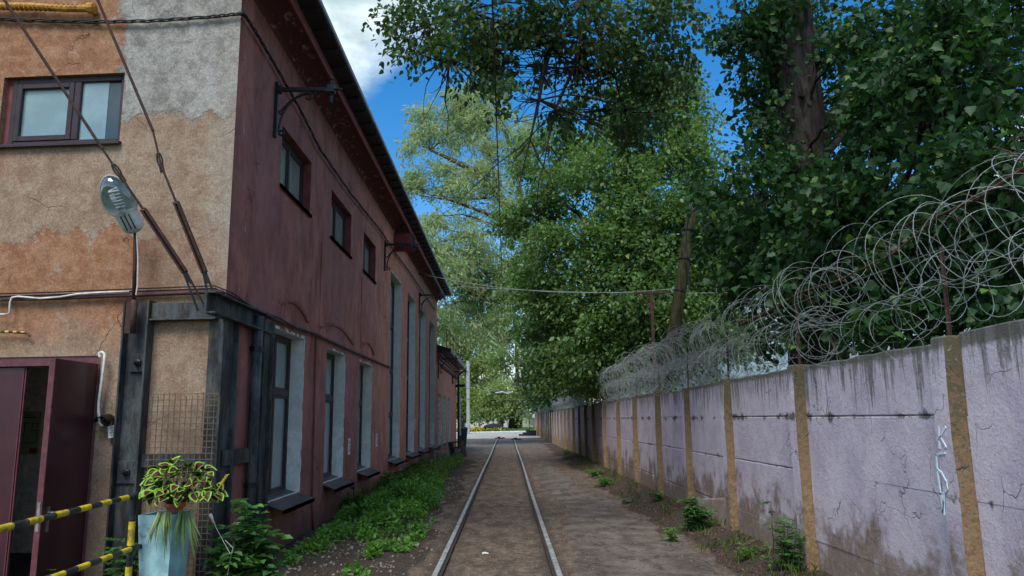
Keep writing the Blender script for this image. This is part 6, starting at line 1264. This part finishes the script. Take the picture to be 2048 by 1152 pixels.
tag(mk('plastic_strip', b, M['white'], loc=q[0]), 'torn white plastic strip hanging on the corner bush', 'plastic strip')
# weeds along the right wall
for k, (px, py, h, sp_, lsz, ns, lab) in enumerate(((1390, 1060, .62, .22, .07, 10, 'dense dark green weed bush against the wall foot beside the broken footing'), (1560, 1150, 1.15, .10, .05, 2, 'tall thin weed spike in front of the second near post'), (1585, 1152, .55, .2, .06, 6, 'leafy weed clump at the base of the tall weed spike'), (1320, 1008, .28, .18, .05, 6, 'small round weed at the foot of a middle wall post'), (1212, 968, .32, .30, .06, 8, 'light green weed patch below the scribbled wall panel'), (1190, 950, .25, .3, .06, 7, 'low bright weed just left of the scribbled panel'), (1131, 908, .30, .4, .06, 8, 'far bright green weed tuft at the dark part of the wall'), (1255, 1000, .14, .14, .04, 4, 'tiny sprout on the dark soil strip'), (1345, 1075, .22, .12, .05, 4, 'low broad leaved seedling at the asphalt edge'), (1500, 1120, .18, .3, .035, 8, 'sparse creeping weed on the soil near the front'))):
    g = hz(px, py, .08); x_ = min(g[0], WX - .18); shrub('weed', (x_, g[1], gzs(x_, g[1])), lab, 'weed', ns, h, sp_, lsz, 'l_bush' if k in (0, 1, 2, 3) else 'l_cover', 300 + k, nobj=(60 if k == 0 else 0), pairs=(2, 5))
for x_, y_, h_, sp_, ns_, lab in ((-3.0, 20.6, .62, .35, 12, 'tall ragged weed clump beside the exposed brick patch'), (-2.95, 23.6, .58, .38, 12, 'tall leafy weed clump under the first tall window'), (-2.9, 27.2, .55, .4, 12, 'tall weed clump midway along the tall windows'), (-3.1, 15.9, .5, .22, 8, 'upright weed against the wall by the third lower window'), (-2.3, 31.0, .4, .5, 12, 'farthest weed clump in front of the annex')):
    shrub('weed', (x_, y_, gzs(x_, y_)), lab, 'weed', ns_, h_, sp_, .06, 'l_cover' if y_ < 22 else 'l_grass', 400 + int(y_), pairs=(3, 6))
# ground cover strip along the workshop
rg = np.random.default_rng(55)
def cover(name, lab, poly, n, size, hfun, mat, lk, droop, up, cat='ground cover'):
    x0, x1, y0, y1 = poly; X_ = rg.uniform(x0, x1, n); Y_ = rg.uniform(y0, y1, n); H_ = hfun(X_, Y_); k = H_ > 0.015; X_, Y_, H_ = X_[k], Y_[k], H_[k]
    Z_ = gz(X_, Y_) + H_ * rg.random(len(X_)) ** .4; P = np.stack([X_, Y_, Z_], 1); sz = size * rg.uniform(.6, 1.3, len(P)); o = link(name, leaves_mesh(name, P, sz, leaf_frames(len(P), rg, up, droop), lk, M[mat], rg, (0, 0, 0))); return tag(o, lab, cat, kind='stuff')
def strip_h(X_, Y_):
    n = fbm(X_ * 2.6, Y_ * 1.6, 4, 21); c = -2.62 + .012 * (Y_ - 12); w = np.interp(Y_, [9, 11, 13, 15, 20, 24, 36], [.6, .8, .9, .9, .7, .5, .35]); cc = c + np.interp(Y_, [9, 12, 16, 24, 36], [.35, .35, .25, .0, -.1]); e = 1 - ((X_ - cc) / w) ** 2
    a = np.interp(Y_, [9, 11, 13, 14.5, 17, 24, 36], [.05, .12, .24, .46, .50, .40, .2]); th_ = np.interp(Y_, [9, 12, 14, 36], [.50, .44, .36, .36]); return np.where((e > 0) & (X_ > -3.38), a * np.sqrt(np.clip(e, 0, 1)) * sst(n, th_ + .05, th_ + .13) * (.25 + 1.6 * fbm(X_ * 1.3, Y_ * .9, 3, 88)), 0)
cover('ground_cover', 'green nettle like ground cover spreading along the foot of the maroon wall', (-3.38, -1.3, 9.2, 24), 24000, .072, strip_h, 'l_cover', 'ovate', .1, 1.4)
cover('ground_cover', 'finer bright green weeds along the wall beyond the nettle patch', (-3.38, -1.6, 21, 38), 26000, .05, lambda X_, Y_: strip_h(X_, Y_) * 1.3, 'l_grass', 'far', -.2, .6)
cover('grass', 'tufts of grass rising against the workshop wall', (-3.38, -2.4, 15.5, 30), 7000, .30, lambda X_, Y_: .03 * (fbm(X_ * 3, Y_ * 2, 3, 31) > .52), 'l_grass', 'blade', -3.0, .0, 'grass')
cover('grass', 'sparse grass along the foot of the right wall', (2.7, 3.5, 6.5, 40), 5000, .13, lambda X_, Y_: .03 * (fbm(X_ * 4, Y_ * 1.6, 3, 41) > .60), 'l_grass', 'blade', -2.5, .0, 'grass')
cover('litter', 'dead leaves and bark scraps on the soil by the right wall', (1.9, 3.5, 6.5, 45), 9000, .035, lambda X_, Y_: .02 * (rg.random(len(X_)) < soil_mask(X_, Y_) + .03), 'litter', 'far', 0, 2.5, 'litter')
cover('litter', 'dead leaves and crumbs scattered over the left verge and track', (-3.3, 1.2, 6.5, 40), 4500, .026, lambda X_, Y_: .015 * (rg.random(len(X_)) < .12 + .7 * soil_mask(X_, Y_)), 'litter', 'far', 0, 2.5, 'litter')
# gravel stones
def gravel(lab, n, x0, x1, y0, y1, s0, s1, prob):
    b = MB(); X_ = rg.uniform(x0, x1, n); Y_ = rg.uniform(y0, y1, n); k = rg.random(n) < prob(X_, Y_); X_, Y_ = X_[k], Y_[k]; Z_ = gz(X_, Y_)
    oct_ = np.array([(1, 0, 0), (0, 1, 0), (-1, 0, 0), (0, -1, 0), (0, 0, .7), (0, 0, -.6)])
    for x, y, z in zip(X_, Y_, Z_):
        s = rg.uniform(s0, s1); v = oct_ * s * rg.uniform(.6, 1.3, (6, 3)); a_ = rg.uniform(0, 6.28); c, sn = math.cos(a_), math.sin(a_); i = [b.vert((x + q[0] * c - q[1] * sn, y + q[0] * sn + q[1] * c, z + q[2] + s * .1)) for q in v]
        for f_ in ((0, 1, 4), (1, 2, 4), (2, 3, 4), (3, 0, 4), (1, 0, 5), (2, 1, 5), (3, 2, 5), (0, 3, 5)): b.face([i[j] for j in f_])
    tag(mk('gravel', b, M['gravel'], smooth='raw'), lab, 'gravel', kind='stuff')
gravel('small stones and rubble scattered on the left verge', 6000, -3.3, -1.05, 7, 26, .008, .038, lambda x, y: .15 + .75 * (fbm(x * 2, y * 2, 3, 71) > .5) * (x < -1.5))
gravel('fine gravel scattered over the track bed and lane', 9000, -.9, 3.3, 6.8, 30, .004, .015, lambda x, y: .5 + 0 * x)
# single bits of debris
b = MB(); p = hz(828, 1092, .03); b.hexa([p + np.array(q) for q in ((-.09, 0, 0), (.07, -.03, 0), (.08, .02, 0), (-.08, .05, 0), (-.09, 0, .02), (.07, -.03, .02), (.08, .02, .02), (-.08, .05, .02))]); tag(mk('wood_chip', b, M['woodw'], loc=p), 'pale wood chip on the dark soil left of the rails', 'wood chip')
b = MB(); p = hz(970, 1107, .02); b.tube([p + np.array([-.04, 0, 0]), p + np.array([.0, .01, .008]), p + np.array([.05, -.005, .0])], [.012, .014, .008], 5); tag(mk('crumpled_scrap', b, M['paper'], loc=p), 'small crumpled pale scrap lying between the rails', 'scrap')
b = MB(); p = hz(650, 1087, .06); b.box(p[0] - .03, p[0] + .03, p[1] - .03, p[1] + .03, p[2] - .02, p[2] + .02); tag(mk('red_scrap', b, M['redink'], loc=p), 'small red scrap on the stones near the workshop wall', 'scrap')
